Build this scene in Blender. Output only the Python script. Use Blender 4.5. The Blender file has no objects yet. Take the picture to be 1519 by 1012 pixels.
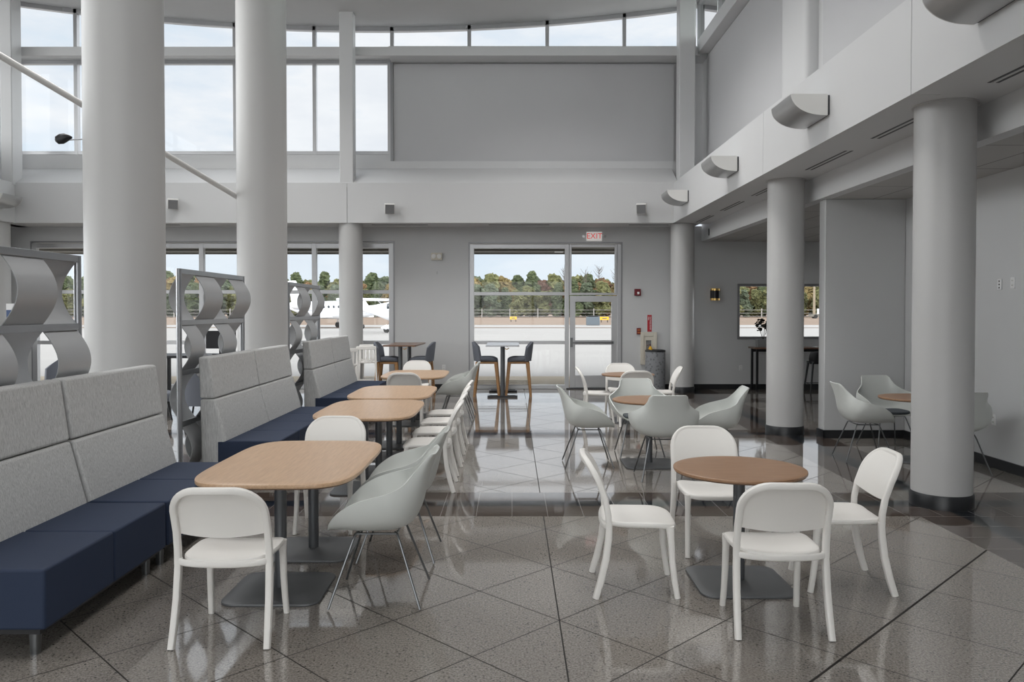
import bpy, math, random
from mathutils import Vector, noise
random.seed(7)
PI = math.pi
COL = bpy.context.scene.collection
R = math.radians

# ------------------------------------------------------------------ node helper
class G:
    def __init__(s, tree):
        s.t = tree; s.n = tree.nodes; s.l = tree.links
    def put(s, sock, v):
        if hasattr(v, 'is_output') or isinstance(v, bpy.types.NodeSocket): s.l.new(v, sock)
        elif v is not None: sock.default_value = v
    def m(s, op, a, b=None, c=None):
        n = s.n.new('ShaderNodeMath'); n.operation = op
        s.put(n.inputs[0], a); s.put(n.inputs[1], b); s.put(n.inputs[2], c)
        return n.outputs[0]
    def mix(s, f, a, b):
        n = s.n.new('ShaderNodeMix'); n.data_type = 'RGBA'
        s.put(n.inputs[0], f); s.put(n.inputs[6], a); s.put(n.inputs[7], b)
        return n.outputs[2]
    def noise(s, vec, scale, detail=3, rough=0.5):
        n = s.n.new('ShaderNodeTexNoise'); s.put(n.inputs['Vector'], vec)
        n.inputs['Scale'].default_value = scale; n.inputs['Detail'].default_value = detail
        n.inputs['Roughness'].default_value = rough
        return n.outputs[0]
    def voro(s, vec, scale):
        n = s.n.new('ShaderNodeTexVoronoi'); s.put(n.inputs['Vector'], vec); n.inputs['Scale'].default_value = scale
        return n.outputs[0], n.outputs[1]
    def ramp(s, f, stops):
        n = s.n.new('ShaderNodeValToRGB'); s.put(n.inputs[0], f)
        e = n.color_ramp.elements
        while len(e) < len(stops): e.new(0.5)
        for q, (p, c) in zip(e, stops): q.position = p; q.color = (c[0], c[1], c[2], 1)
        return n.outputs[0]
    def obj(s):
        return s.n.new('ShaderNodeTexCoord').outputs['Object']
    def mapping(s, vec, scale=(1,1,1), rot=(0,0,0), loc=(0,0,0)):
        n = s.n.new('ShaderNodeMapping'); s.put(n.inputs[0], vec)
        n.inputs[1].default_value = loc; n.inputs[2].default_value = rot; n.inputs[3].default_value = scale
        return n.outputs[0]
    def sep(s, vec):
        n = s.n.new('ShaderNodeSeparateXYZ'); s.put(n.inputs[0], vec); return n.outputs
    def bump(s, h, strength, dist=0.01):
        n = s.n.new('ShaderNodeBump'); s.put(n.inputs['Height'], h)
        n.inputs['Strength'].default_value = strength; n.inputs['Distance'].default_value = dist
        return n.outputs[0]
    def band(s, v, a, b):   # 1 between a and b
        return s.m('MULTIPLY', s.m('GREATER_THAN', v, a), s.m('LESS_THAN', v, b))

def new_mat(name):
    m = bpy.data.materials.new(name); m.use_nodes = True
    g = G(m.node_tree); p = m.node_tree.nodes['Principled BSDF']
    return m, g, p
def simple(name, col, rough=0.5, metal=0.0, var=0.06, scale=6.0, bump=0.0, bscale=200):
    m, g, p = new_mat(name)
    o = g.obj()
    n = g.noise(o, scale, 3)
    c = tuple(col) + (1,)
    d = tuple(max(0, x*(1-var)) for x in col) + (1,)
    g.put(p.inputs['Base Color'], g.mix(n, c, d))
    p.inputs['Roughness'].default_value = rough; p.inputs['Metallic'].default_value = metal
    if bump: g.put(p.inputs['Normal'], g.bump(g.noise(o, bscale, 2), bump, 0.002))
    return m

M = {}
M['wall']   = simple('painted_wall', (0.55,0.552,0.555), 0.6, var=0.04, scale=2, bump=0.15, bscale=120)
M['fascia'] = simple('painted_fascia', (0.60,0.60,0.605), 0.55, var=0.03, scale=1.5, bump=0.1, bscale=120)
M['panel']  = simple('acoustic_panel_fabric', (0.53,0.53,0.54), 0.8, var=0.05, scale=1.0, bump=0.3, bscale=300)
M['column'] = simple('column_paint', (0.48,0.475,0.47), 0.38, var=0.04, scale=1.2)
M['ceil']   = simple('ceiling_paint', (0.58,0.58,0.58), 0.7, var=0.03)
M['black']  = simple('black_base', (0.012,0.013,0.015), 0.35)
M['blackm'] = simple('black_metal', (0.015,0.015,0.017), 0.35, 0.3)
M['alu']    = simple('aluminium_frame', (0.50,0.50,0.51), 0.35, 0.6, var=0.05)
M['gasket'] = simple('dark_gasket', (0.05,0.05,0.055), 0.5)
M['chrome'] = simple('steel_rod', (0.17,0.175,0.18), 0.28, 0.85, var=0.05)
M['postm']  = simple('brushed_post', (0.42,0.43,0.45), 0.3, 0.85)
M['wave']   = simple('satin_silver_sheet', (0.44,0.445,0.455), 0.42, 0.25, var=0.04)
M['dgrey']  = simple('charcoal_powder_coat', (0.11,0.115,0.123), 0.38, 0.3, bump=0.1, bscale=400)
M['plate']  = simple('grey_base_plate', (0.15,0.155,0.162), 0.45, 0.3, bump=0.15, bscale=400)
M['white']  = simple('warm_white_plastic', (0.80,0.775,0.74), 0.42, var=0.03, bump=0.08, bscale=500)
M['shell']  = simple('pale_grey_shell_plastic', (0.60,0.615,0.59), 0.42, var=0.03, bump=0.05, bscale=500)
M['pad']    = simple('grey_seat_pad', (0.07,0.08,0.09), 0.8)
M['lampw']  = simple('white_metal_lamp', (0.72,0.71,0.69), 0.45)
M['lampm']  = simple('grey_metal_lamp', (0.45,0.45,0.45), 0.3, 0.6)
M['stoolf'] = simple('slate_stool_upholstery', (0.13,0.14,0.165), 0.75, bump=0.3, bscale=300)
M['beige']  = simple('beige_plastic', (0.62,0.58,0.50), 0.5)
M['plastw'] = simple('white_plate_plastic', (0.72,0.72,0.72), 0.4)
M['red']    = simple('dark_red_plastic', (0.16,0.012,0.02), 0.4)
M['signred']= simple('red_sign', (0.42,0.02,0.03), 0.45)
M['amber']  = simple('amber_plastic', (0.45,0.13,0.03), 0.4)
M['yellow'] = simple('yellow_paint', (0.75,0.42,0.02), 0.5)
M['gold']   = simple('brass_inner', (0.75,0.50,0.18), 0.3, 1.0)
M['speak']  = simple('grey_speaker_grille', (0.20,0.20,0.205), 0.7, bump=0.4, bscale=500)
M['leafblk']= simple('dark_leaves', (0.012,0.014,0.01), 0.6)
M['stone']  = simple('grey_planter', (0.22,0.22,0.22), 0.7)
M['planew'] = simple('white_aircraft_paint', (0.78,0.79,0.82), 0.25, var=0.02)
M['planeb'] = simple('blue_aircraft_stripe', (0.10,0.16,0.28), 0.3)
M['planeg'] = simple('aircraft_window', (0.02,0.03,0.04), 0.1)
M['tyre']   = simple('tyre_rubber', (0.02,0.02,0.02), 0.8)
M['conc']   = simple('apron_concrete', (0.31,0.295,0.28), 0.85, var=0.16, scale=0.35)
M['walk']   = simple('tan_sidewalk', (0.26,0.215,0.155), 0.85, var=0.08, scale=1.0)
M['eave']   = simple('canopy_soffit', (0.16,0.15,0.13), 0.7)
M['boxg']   = simple('grey_box_metal', (0.10,0.12,0.14), 0.5)
M['trunk']  = simple('bark', (0.10,0.08,0.07), 0.9)
M['carton'] = simple('brochure_blue', (0.05,0.09,0.2), 0.5)
M['tube']   = simple('white_painted_tube', (0.62,0.61,0.60), 0.3)
M['jamb']   = simple('window_jamb', (0.30,0.30,0.31), 0.4, 0.5)

# wood laminate
def wood(name, c1, c2, rough, axis_y=True, spec=0.5):
    m, g, p = new_mat(name)
    o = g.obj()
    sc = (26, 1.6, 26) if axis_y else (1.6, 26, 26)
    v = g.mapping(o, scale=sc)
    n1 = g.noise(v, 3.0, 6, 0.65); n2 = g.noise(g.mapping(o, scale=(sc[0]*3, sc[1]*2, sc[2]*3)), 3.0, 3)
    f = g.m('ADD', g.m('MULTIPLY', n1, 0.7), g.m('MULTIPLY', n2, 0.3))
    g.put(p.inputs['Base Color'], g.ramp(f, [(0.32, c2), (0.62, c1)]))
    p.inputs['Roughness'].default_value = rough
    g.put(p.inputs['Normal'], g.bump(n2, 0.08, 0.002))
    return m
M['oak']    = wood('light_oak_laminate', (0.60,0.405,0.26), (0.45,0.285,0.17), 0.30)
M['oakdk']  = wood('brown_oak_round_top', (0.34,0.195,0.11), (0.24,0.13,0.07), 0.36, False)
M['walnut'] = wood('walnut_bar_top', (0.20,0.11,0.07), (0.12,0.065,0.04), 0.28)
M['leg_w']  = wood('stool_leg_wood', (0.36,0.19,0.075), (0.22,0.11,0.04), 0.4)
M['edge']   = simple('laminate_edge_band', (0.13,0.075,0.045), 0.5)

# heather fabric (streaks run along local z)
def heather():
    m, g, p = new_mat('heather_grey_upholstery')
    o = g.obj()
    a = g.noise(g.mapping(o, scale=(70, 70, 4.5)), 2.6, 4, 0.65)
    b = g.noise(g.mapping(o, scale=(300, 300, 60)), 1.5, 2)
    f = g.m('ADD', g.m('MULTIPLY', a, 0.75), g.m('MULTIPLY', b, 0.25))
    g.put(p.inputs['Base Color'], g.ramp(f, [(0.34, (0.33,0.33,0.325)), (0.50, (0.50,0.50,0.495)), (0.66, (0.63,0.63,0.62))]))
    p.inputs['Roughness'].default_value = 0.9
    g.put(p.inputs['Normal'], g.bump(f, 0.25, 0.003))
    return m
M['heather'] = heather()
def navy():
    m, g, p = new_mat('navy_seat_upholstery')
    o = g.obj()
    f = g.noise(o, 350, 2)
    g.put(p.inputs['Base Color'], g.mix(f, (0.008,0.017,0.044,1), (0.016,0.030,0.068,1)))
    p.inputs['Roughness'].default_value = 0.75
    g.put(p.inputs['Normal'], g.bump(f, 0.2, 0.002))
    return m
M['navy'] = navy()

# thin glass: clear transmission plus a fresnel reflection
def glass(name, tint):
    m = bpy.data.materials.new(name); m.use_nodes = True
    g = G(m.node_tree); nt = m.node_tree
    for n in list(nt.nodes):
        if n.type == 'BSDF_PRINCIPLED': nt.nodes.remove(n)
    out = [n for n in nt.nodes if n.type == 'OUTPUT_MATERIAL'][0]
    tr = nt.nodes.new('ShaderNodeBsdfTransparent'); tr.inputs[0].default_value = tint
    gl = nt.nodes.new('ShaderNodeBsdfGlossy'); gl.inputs['Roughness'].default_value = 0.02
    fr = nt.nodes.new('ShaderNodeFresnel'); fr.inputs[0].default_value = 1.4
    mx = nt.nodes.new('ShaderNodeMixShader')
    nt.links.new(fr.outputs[0], mx.inputs[0]); nt.links.new(tr.outputs[0], mx.inputs[1]); nt.links.new(gl.outputs[0], mx.inputs[2])
    nt.links.new(mx.outputs[0], out.inputs[0])
    return m
M['glass'] = glass('clear_window_glass', (0.95,0.97,0.97,1))
M['glassg'] = glass('greenish_window_glass', (0.82,0.92,0.88,1))

# polished granite floor
def floor_mat():
    m, g, p = new_mat('polished_granite_tiles')
    o = g.obj(); x, y, z = g.sep(o)
    s = 0.663
    u = g.m('DIVIDE', g.m('SUBTRACT', g.m('ADD', x, y), 5.661), s*math.sqrt(2))
    v = g.m('DIVIDE', g.m('SUBTRACT', g.m('SUBTRACT', x, y), -5.127), s*math.sqrt(2))
    def line(c, w):
        f = g.m('ABSOLUTE', g.m('SUBTRACT', g.m('FRACT', g.m('ADD', c, 0.5)), 0.5))
        return g.m('LESS_THAN', f, w)
    grout = g.m('MAXIMUM', line(u, 0.0056), line(v, 0.0056))
    joint = g.m('LESS_THAN', g.m('ABSOLUTE', g.m('SUBTRACT', x, 0.267)), 0.004)
    wide = g.m('LESS_THAN', g.m('ABSOLUTE', g.m('SUBTRACT', g.m('SUBTRACT', x, y), -2.305)), 0.006)
    grout = g.m('MAXIMUM', grout, g.m('MAXIMUM', joint, wide))
    # tile to tile variation
    cx = g.n.new('ShaderNodeCombineXYZ'); g.put(cx.inputs[0], g.m('FLOOR', u)); g.put(cx.inputs[1], g.m('FLOOR', v))
    wn = g.n.new('ShaderNodeTexWhiteNoise'); wn.noise_dimensions = '2D'; g.put(wn.inputs['Vector'], cx.outputs[0])
    tv = wn.outputs[0]
    # granite speckle
    n1 = g.noise(o, 85, 4, 0.75); n2 = g.noise(o, 28, 3, 0.6)
    vd, vc = g.voro(o, 32)
    speck = g.m('LESS_THAN', vd, 0.17)
    base = g.ramp(n1, [(0.34, (0.070,0.060,0.052)), (0.46, (0.20,0.180,0.160)), (0.62, (0.34,0.312,0.282))])
    base = g.mix(g.m('MULTIPLY', speck, 0.85), base, (0.04,0.035,0.03,1))
    base = g.mix(g.m('MULTIPLY', tv, 0.16), base, (0.08,0.07,0.06,1))
    base = g.mix(g.m('MULTIPLY', n2, 0.25), base, (0.30,0.28,0.26,1))
    # bands
    b1 = g.band(y, 6.72, 7.60); b2 = g.band(x, 3.46, 4.34); b3 = g.band(y, 10.85, 11.60)
    b4 = g.band(x, -3.95, -3.08); b5 = g.band(y, 15.0, 15.7)
    bm_ = g.m('MAXIMUM', g.m('MAXIMUM', b1, b2), g.m('MAXIMUM', b3, g.m('MAXIMUM', b4, b5)))
    k1 = g.band(y, 7.07, 7.27); k2 = g.band(x, 3.80, 4.02); k3 = g.band(y, 11.13, 11.33); k4 = g.band(x, -3.60, -3.40)
    kk = g.m('MAXIMUM', g.m('MAXIMUM', k1, k2), g.m('MAXIMUM', k3, k4))
    brown = g.ramp(n1, [(0.35, (0.03,0.022,0.018)), (0.65, (0.11,0.083,0.069))])
    blackc = g.ramp(n1, [(0.40, (0.006,0.008,0.011)), (0.75, (0.025,0.029,0.036))])
    bc = g.mix(kk, brown, blackc)
    jx = line(g.m('DIVIDE', x, 0.305), 0.009); jy = line(g.m('DIVIDE', y, 0.305), 0.009)
    inrow = g.m('MAXIMUM', b1, g.m('MAXIMUM', b3, b5)); incol = g.m('MAXIMUM', b2, b4)
    bj = g.m('MAXIMUM', g.m('MULTIPLY', jx, inrow), g.m('MULTIPLY', jy, incol))
    bc = g.mix(g.m('MULTIPLY', bj, 0.6), bc, (0.34,0.33,0.32,1))
    grey = g.mix(grout, base, (0.022,0.019,0.017,1))
    col = g.mix(bm_, grey, bc)
    g.put(p.inputs['Base Color'], col)
    gg = g.m('MULTIPLY', grout, g.m('SUBTRACT', 1.0, bm_))
    g.put(p.inputs['Specular IOR Level'], g.m('SUBTRACT', 0.5, g.m('MULTIPLY', gg, 0.45)))
    rn = g.noise(o, 3.0, 4, 0.6)
    g.put(p.inputs['Roughness'], g.m('ADD', g.m('MULTIPLY', rn, 0.06), g.m('ADD', 0.025, g.m('MULTIPLY', gg, 0.5))))
    p.inputs['IOR'].default_value = 2.2
    wav = g.noise(o, 2.2, 2)
    h = g.m('ADD', g.m('MULTIPLY', wav, 0.30), g.m('ADD', g.m('MULTIPLY', gg, -0.3), g.m('MULTIPLY', tv, 0.25)))
    g.put(p.inputs['Normal'], g.bump(h, 0.10, 0.006))
    return m
M['floor'] = floor_mat()

def tile_ceiling():
    m, g, p = new_mat('acoustic_ceiling_tiles')
    o = g.obj(); x, y, z = g.sep(o)
    def line(c, w):
        f = g.m('ABSOLUTE', g.m('SUBTRACT', g.m('FRACT', c), 0.5)); return g.m('GREATER_THAN', f, 0.5 - w)
    gr = g.m('MAXIMUM', line(g.m('DIVIDE', g.m('SUBTRACT', x, 4.3), 0.61), 0.014), line(g.m('DIVIDE', y, 1.22), 0.007))
    n = g.noise(o, 120, 3)
    c = g.mix(n, (0.50,0.49,0.48,1), (0.40,0.39,0.38,1))
    g.put(p.inputs['Base Color'], g.mix(gr, c, (0.16,0.15,0.145,1)))
    p.inputs['Roughness'].default_value = 0.9
    return m
M['tilec'] = tile_ceiling()

def grass_mat():
    m, g, p = new_mat('dry_grass')
    o = g.obj()
    n = g.noise(g.mapping(o, scale=(0.05,0.4,1)), 2.0, 5)
    g.put(p.inputs['Base Color'], g.ramp(n, [(0.35, (0.15,0.10,0.068)), (0.6, (0.20,0.14,0.098)), (0.72, (0.12,0.11,0.06))]))
    p.inputs['Roughness'].default_value = 1.0
    return m
M['grass'] = grass_mat()
def foliage(name, a, b, c):
    m, g, p = new_mat(name)
    o = g.obj()
    n = g.noise(o, 1.3, 5, 0.75)
    g.put(p.inputs['Base Color'], g.ramp(n, [(0.36, a), (0.5, b), (0.64, c)]))
    p.inputs['Roughness'].default_value = 0.95
    g.put(p.inputs['Normal'], g.bump(g.noise(o, 3.5, 4, 0.8), 1.0, 0.6))
    return m
FOL = [
 ('dark pine green tree',   foliage('pine_foliage', (0.04,0.06,0.025), (0.09,0.115,0.05), (0.16,0.19,0.09))),
 ('olive green leafy tree', foliage('olive_foliage', (0.07,0.08,0.03), (0.17,0.175,0.07), (0.28,0.27,0.12))),
 ('orange autumn tree',     foliage('orange_foliage', (0.11,0.065,0.03), (0.24,0.14,0.065), (0.34,0.22,0.11))),
 ('golden yellow tree',     foliage('golden_foliage', (0.12,0.09,0.035), (0.25,0.185,0.07), (0.34,0.27,0.12))),
 ('rust red autumn tree',   foliage('rust_foliage', (0.08,0.045,0.03), (0.16,0.08,0.055), (0.22,0.12,0.08))),
 ('grey green tree',        foliage('greygreen_foliage', (0.06,0.08,0.05), (0.12,0.15,0.09), (0.20,0.22,0.15))),
]

# ------------------------------------------------------------------ mesh helper
class MB:
    def __init__(s): s.v = []; s.f = []
    def box(s, x0, x1, y0, y1, z0, z1):
        b = len(s.v)
        s.v += [(x0,y0,z0),(x1,y0,z0),(x1,y1,z0),(x0,y1,z0),(x0,y0,z1),(x1,y0,z1),(x1,y1,z1),(x0,y1,z1)]
        s.f += [(b,b+3,b+2,b+1),(b+4,b+5,b+6,b+7),(b,b+1,b+5,b+4),(b+1,b+2,b+6,b+5),(b+2,b+3,b+7,b+6),(b+3,b,b+4,b+7)]
        return s
    def ring(s, pts):
        b = len(s.v); s.v += [tuple(p) for p in pts]; return list(range(b, b+len(pts)))
    def bridge(s, a, c):
        n = len(a)
        for i in range(n): s.f.append((a[i], a[(i+1)%n], c[(i+1)%n], c[i]))
    def cap(s, a, flip=False): s.f.append(tuple(reversed(a)) if flip else tuple(a))
    def cyl(s, x, y, z0, z1, r0, r1=None, n=24):
        r1 = r0 if r1 is None else r1
        return s.lathe(x, y, [(r0,z0),(r1,z1)], n)
    def lathe(s, x, y, prof, n=32, caps=True):
        rs = [s.ring([(x+r*math.cos(2*PI*i/n), y+r*math.sin(2*PI*i/n), z) for i in range(n)]) for r, z in prof]
        for a, c in zip(rs, rs[1:]): s.bridge(a, c)
        if caps: s.cap(rs[0], True); s.cap(rs[-1])
        return s
    def sweep(s, pts, size, ref=(1,0,0), n=10, sq=2.0, closed_caps=True):
        """size: one (w,d) or a list; ref: direction of w"""
        P = [Vector(p) for p in pts]; rs = []
        for i, p in enumerate(P):
            t = (P[min(i+1, len(P)-1)] - P[max(i-1, 0)]).normalized()
            rf = Vector(ref)
            if abs(t.dot(rf)) > 0.97: rf = Vector((0.01,1,0.02)) if abs(t.y) < 0.9 else Vector((0,0,1))
            a = (rf - t*rf.dot(t)).normalized(); b = t.cross(a).normalized()
            w, d = size[i] if isinstance(size, list) else size
            r = []
            for k in range(n):
                q = 2*PI*(k+0.5)/n; c, sn = math.cos(q), math.sin(q)
                e = 2.0/sq
                r.append(p + a*(w*math.copysign(abs(c)**e, c)) + b*(d*math.copysign(abs(sn)**e, sn)))
            rs.append(s.ring(r))
        for a, c in zip(rs, rs[1:]): s.bridge(a, c)
        if closed_caps: s.cap(rs[0], True); s.cap(rs[-1])
        return s
    def slab(s, outline, z0, z1, r, zf=None, inner=(0.97,0.85,0.65,0.4,0.15)):
        """rounded edged slab from a 2D outline (star shaped about its centroid)"""
        cx = sum(p[0] for p in outline)/len(outline); cy = sum(p[1] for p in outline)/len(outline)
        R0 = sum(math.hypot(p[0]-cx, p[1]-cy) for p in outline)/len(outline)
        zf = zf or (lambda x, y: 0.0)
        def rg(inset, z):
            k = 1 - inset/R0
            return s.ring([(cx+(p[0]-cx)*k, cy+(p[1]-cy)*k, z+zf(cx+(p[0]-cx)*k, cy+(p[1]-cy)*k)) for p in outline])
        q = [(r,z0),(r*0.3,z0+r*0.3),(0,z0+r),(0,z1-r),(r*0.3,z1-r*0.3),(r,z1)]
        ins = [R0*(1-k) for k in inner if R0*(1-k) > r*1.2]
        rings = [rg(i, z0) for i in reversed(ins)] + [rg(*a) for a in q] + [rg(i, z1) for i in ins]
        for a, c in zip(rings, rings[1:]): s.bridge(a, c)
        s.cap(rings[0], True); s.cap(rings[-1])
        return s
    def grid(s, fn, nu, nv):
        b = len(s.v)
        for j in range(nv+1):
            for i in range(nu+1): s.v.append(tuple(fn(i/nu, j/nv)))
        for j in range(nv):
            for i in range(nu):
                a = b + j*(nu+1) + i
                s.f.append((a, a+1, a+nu+2, a+nu+1))
        return s
    def prism(s, poly, axis, a0, a1):
        """poly: 2D points extruded along axis ('x': (y,z), 'y': (x,z), 'z': (x,y))"""
        def P(p, a):
            return {'x': (a,p[0],p[1]), 'y': (p[0],a,p[1]), 'z': (p[0],p[1],a)}[axis]
        r0 = s.ring([P(p, a0) for p in poly]); r1 = s.ring([P(p, a1) for p in poly])
        s.bridge(r0, r1); s.cap(r0, True); s.cap(r1)
        return s
    def build(s, name, mat, parent=None, smooth=False, bevel=0.0, solid=0.0, soff=0.0, loc=None, fix=True):
        me = bpy.data.meshes.new(name); me.from_pydata(s.v, [], s.f); me.validate()
        if fix:
            import bmesh
            bm = bmesh.new(); bm.from_mesh(me); bmesh.ops.recalc_face_normals(bm, faces=bm.faces); bm.to_mesh(me); bm.free()
        for mm in (mat if isinstance(mat, (list, tuple)) else [mat]): me.materials.append(mm)
        o = bpy.data.objects.new(name, me); COL.objects.link(o)
        if parent: o.parent = parent
        if loc: o.location = loc
        if smooth or bevel or solid:
            me.shade_smooth(); me.set_sharp_from_angle(angle=R(40))
        if solid:
            md = o.modifiers.new('solid', 'SOLIDIFY'); md.thickness = solid; md.offset = soff
            es = o.modifiers.new('split', 'EDGE_SPLIT'); es.split_angle = R(50)
        if bevel:
            md = o.modifiers.new('bevel', 'BEVEL'); md.width = bevel; md.segments = 2; md.limit_method = 'ANGLE'; md.angle_limit = R(50)
        return o

def superell(a, b, n, cnt=64, cx=0, cy=0):
    out = []
    for i in range(cnt):
        t = 2*PI*i/cnt; c, s_ = math.cos(t), math.sin(t); e = 2.0/n
        out.append((cx+a*math.copysign(abs(c)**e, c), cy+b*math.copysign(abs(s_)**e, s_)))
    return out
def rrect(a, b, r, k=7, cx=0, cy=0):
    out = []
    for sx, sy, t0 in ((1,1,0),(-1,1,90),(-1,-1,180),(1,-1,270)):
        for i in range(k+1):
            t = R(t0 + 90*i/k); out.append((cx+sx*(a-r)+r*math.cos(t), cy+sy*(b-r)+r*math.sin(t)))
    return out
def lab(o, label, cat, group=None):
    o['label'] = label; o['category'] = cat
    if group: o['group'] = group
    return o
def st(o): o['kind'] = 'structure'; return o
def thing(name, label, cat, loc=(0,0,0), rz=0, group=None):
    o = bpy.data.objects.new(name, None); COL.objects.link(o)
    o.empty_display_size = 0.1
    o.location = loc; o.rotation_euler = (0,0,rz)
    return lab(o, label, cat, group)
def dup(root, loc, rz, label, group=None):
    r = root.copy(); COL.objects.link(r); r.location = loc; r.rotation_euler = (0,0,rz)
    r['label'] = label
    if group: r['group'] = group
    for ch in list(root.children):
        c = ch.copy(); COL.objects.link(c); c.parent = r
        for g_ in list(ch.children):
            d = g_.copy(); COL.objects.link(d); d.parent = c
    return r
def text_mesh(name, txt, size, mat, parent, loc, rot, extrude=0.001, spacing=1.0, line=1.0):
    cu = bpy.data.curves.new('txt', 'FONT'); cu.body = txt; cu.size = size; cu.extrude = extrude
    cu.align_x = 'CENTER'; cu.align_y = 'CENTER'; cu.space_character = spacing; cu.space_line = line
    tmp = bpy.data.objects.new('txt', cu); COL.objects.link(tmp)
    bpy.context.view_layer.update()
    me = bpy.data.meshes.new_from_object(tmp.evaluated_get(bpy.context.evaluated_depsgraph_get()))
    bpy.data.objects.remove(tmp); me.name = name
    me.materials.clear(); me.materials.append(mat)
    o = bpy.data.objects.new(name, me); COL.objects.link(o)
    o.parent = parent; o.location = loc; o.rotation_euler = rot
    return o

# ================================================================== SETTING
YB = 17.6      # back wall plane
HS = 3.574     # soffit height
HL = 4.41      # top of fascia
XR, XL = 3.38, -10.4
def wall_grid(axis, plane0, plane1, a0, a1, z0, z1, holes):
    """a wall of boxes with rectangular holes (h0,h1,hz0,hz1)"""
    mb = MB()
    xs = sorted(set([a0, a1] + [h[0] for h in holes] + [h[1] for h in holes]))
    zs = sorted(set([z0, z1] + [h[2] for h in holes] + [h[3] for h in holes]))
    for i in range(len(xs)-1):
        run = None
        for j in range(len(zs)-1):
            mx, mz = (xs[i]+xs[i+1])/2, (zs[j]+zs[j+1])/2
            hole = any(h[0] < mx < h[1] and h[2] < mz < h[3] for h in holes)
            if not hole:
                if run is None: run = [zs[j], zs[j+1]]
                else: run[1] = zs[j+1]
            if hole or j == len(zs)-2:
                if run:
                    if axis == 'x': mb.box(xs[i], xs[i+1], plane0, plane1, run[0], run[1])
                    else: mb.box(plane0, plane1, xs[i], xs[i+1], run[0], run[1])
                    run = None
    return mb

fl = MB().grid(lambda u, v: (-14+24*u, -3+20.75*v, 0), 1, 1); st(fl.build('floor', M['floor']))

def ceil_h(x):
    d = x + 2.9
    return 7.97 + (0.0103 if d > 0 else 0.0088)*d*d
cg = MB()
NX = 40
top = [(-14+22.0*i/NX) for i in range(NX+1)]
for i in range(NX):
    x0, x1 = top[i], top[i+1]
    z0, z1 = ceil_h(x0), ceil_h(x1)
    for (ya, yb_) in ((-3.0, 16.05), (16.06, 17.9)):
        b = len(cg.v)
        cg.v += [(x0,ya,z0),(x1,ya,z1),(x1,yb_,z1),(x0,yb_,z0),(x0,ya,z0+.15),(x1,ya,z1+.15),(x1,yb_,z1+.15),(x0,yb_,z0+.15)]
        cg.f += [(b,b+1,b+2,b+3),(b+4,b+7,b+6,b+5),(b,b+4,b+5,b+1),(b+3,b+2,b+6,b+7)]
st(cg.build('ceiling', M['ceil'], smooth=True))

# lower back wall with three openings
LWX0, LWX1 = -10.6, -2.62
low = wall_grid('x', YB, YB+0.25, -11.4, 8.4, 0, 3.60, [(LWX0, LWX1, 0, 3.24), (-0.93, 2.41, 0, 3.22), (4.98, 7.2, 1.10, 2.33)])
st(low.build('wall_back', M['wall']))
# upper back wall
def head_wall():
    mb = wall_grid('x', YB, YB+0.25, -11.4, 4.35, 4.50, 7.40, [(-11.1, -2.66, 5.17, 7.24)])
    return mb
st(head_wall().build('wall_back', M['fascia']))

# fascia with control joints, sloped sill over it
fb = MB(); 
for a, b in ((XL, -3.455), (-3.445, XR)): fb.box(a, b, 16.7, 16.95, HS, HL)
fb.box(XL-0.5, XR+0.6, 16.95, YB, HS, 4.3)
st(fb.build('trim_1', M['fascia']))
sl = MB().prism([(16.706,HL+0.001),(17.449,4.84),(17.449,4.31),(16.706,4.31)], 'x', -11.2, XR+0.1)
sl.box(-11.2, 4.1, 17.45, YB, 4.32, 5.0)
st(sl.build('trim_2', M['fascia']))
fr = MB()
for a, b in ((-3.0, 6.775), (6.785, 10.755), (10.765, 16.7)): fr.box(XR, XR+0.25, a, b, HS, HL)
fr.box(XR+0.25, 4.18, -3.0, 16.95, HS, HL)
st(fr.build('trim_3', M['fascia']))
# soffit drop face and lower tiled ceiling
st(MB().box(4.18, 4.34, -3.0, YB, 3.26, HL).build('trim_4', M['fascia']))
st(MB().box(4.34, 8.4, -3.0, YB, 3.26, 3.36).build('ceiling', M['tilec']))
# left side fascia
fx = MB(); fx.box(XL-0.25, XL, -3, 16.95, HS, HL); fx.box(XL-0.9, XL-0.25, -3, YB, HS, HL-0.02)
st(fx.build('trim_5', M['fascia']))

# upper right wall: bays, pilasters, rail, clerestory
st(wall_grid('y', 4.19, 4.35, -3, YB, HL, 7.40, []).build('wall_right', M['fascia']))
for a, b in ((12.28, 17.05), (8.0, 10.70), (-1, 6.2)):
    st(MB().box(4.15, 4.20, a, b, HL+0.05, 7.16).build('trim_6', M['panel'], bevel=0.01))
pl = MB()
for yc in (11.45, 7.1):
    pl.sweep([(4.13, yc, HL), (4.13, yc, 7.18)], (0.14, 0.50), ref=(1,0,0), n=24, sq=5)
st(pl.build('trim_7', M['fascia'], smooth=True))
for a, b in ((0.5, 16.95),):
    st(MB().box(3.93, 4.20, a, b, 7.17, 7.46).build('trim_8', M['fascia'], bevel=0.01))
# back rail
st(MB().box(-11.15, 4.0, 17.0, 17.2, 7.15, 7.34).build('trim_9', M['fascia'], bevel=0.01))
st(MB().box(-2.64, 4.19, 17.15, YB, 7.17, 7.40).build('trim_10', M['fascia']))
# large flat panel on the upper back wall
st(MB().box(-2.60, 3.56, YB-0.06, YB+0.01, 4.92, 7.14).build('trim_11', M['panel'], bevel=0.008))
st(MB().box(-2.66, -2.60, YB-0.09, YB+0.01, 4.92, 7.16).build('trim_12', M['jamb']))
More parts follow.
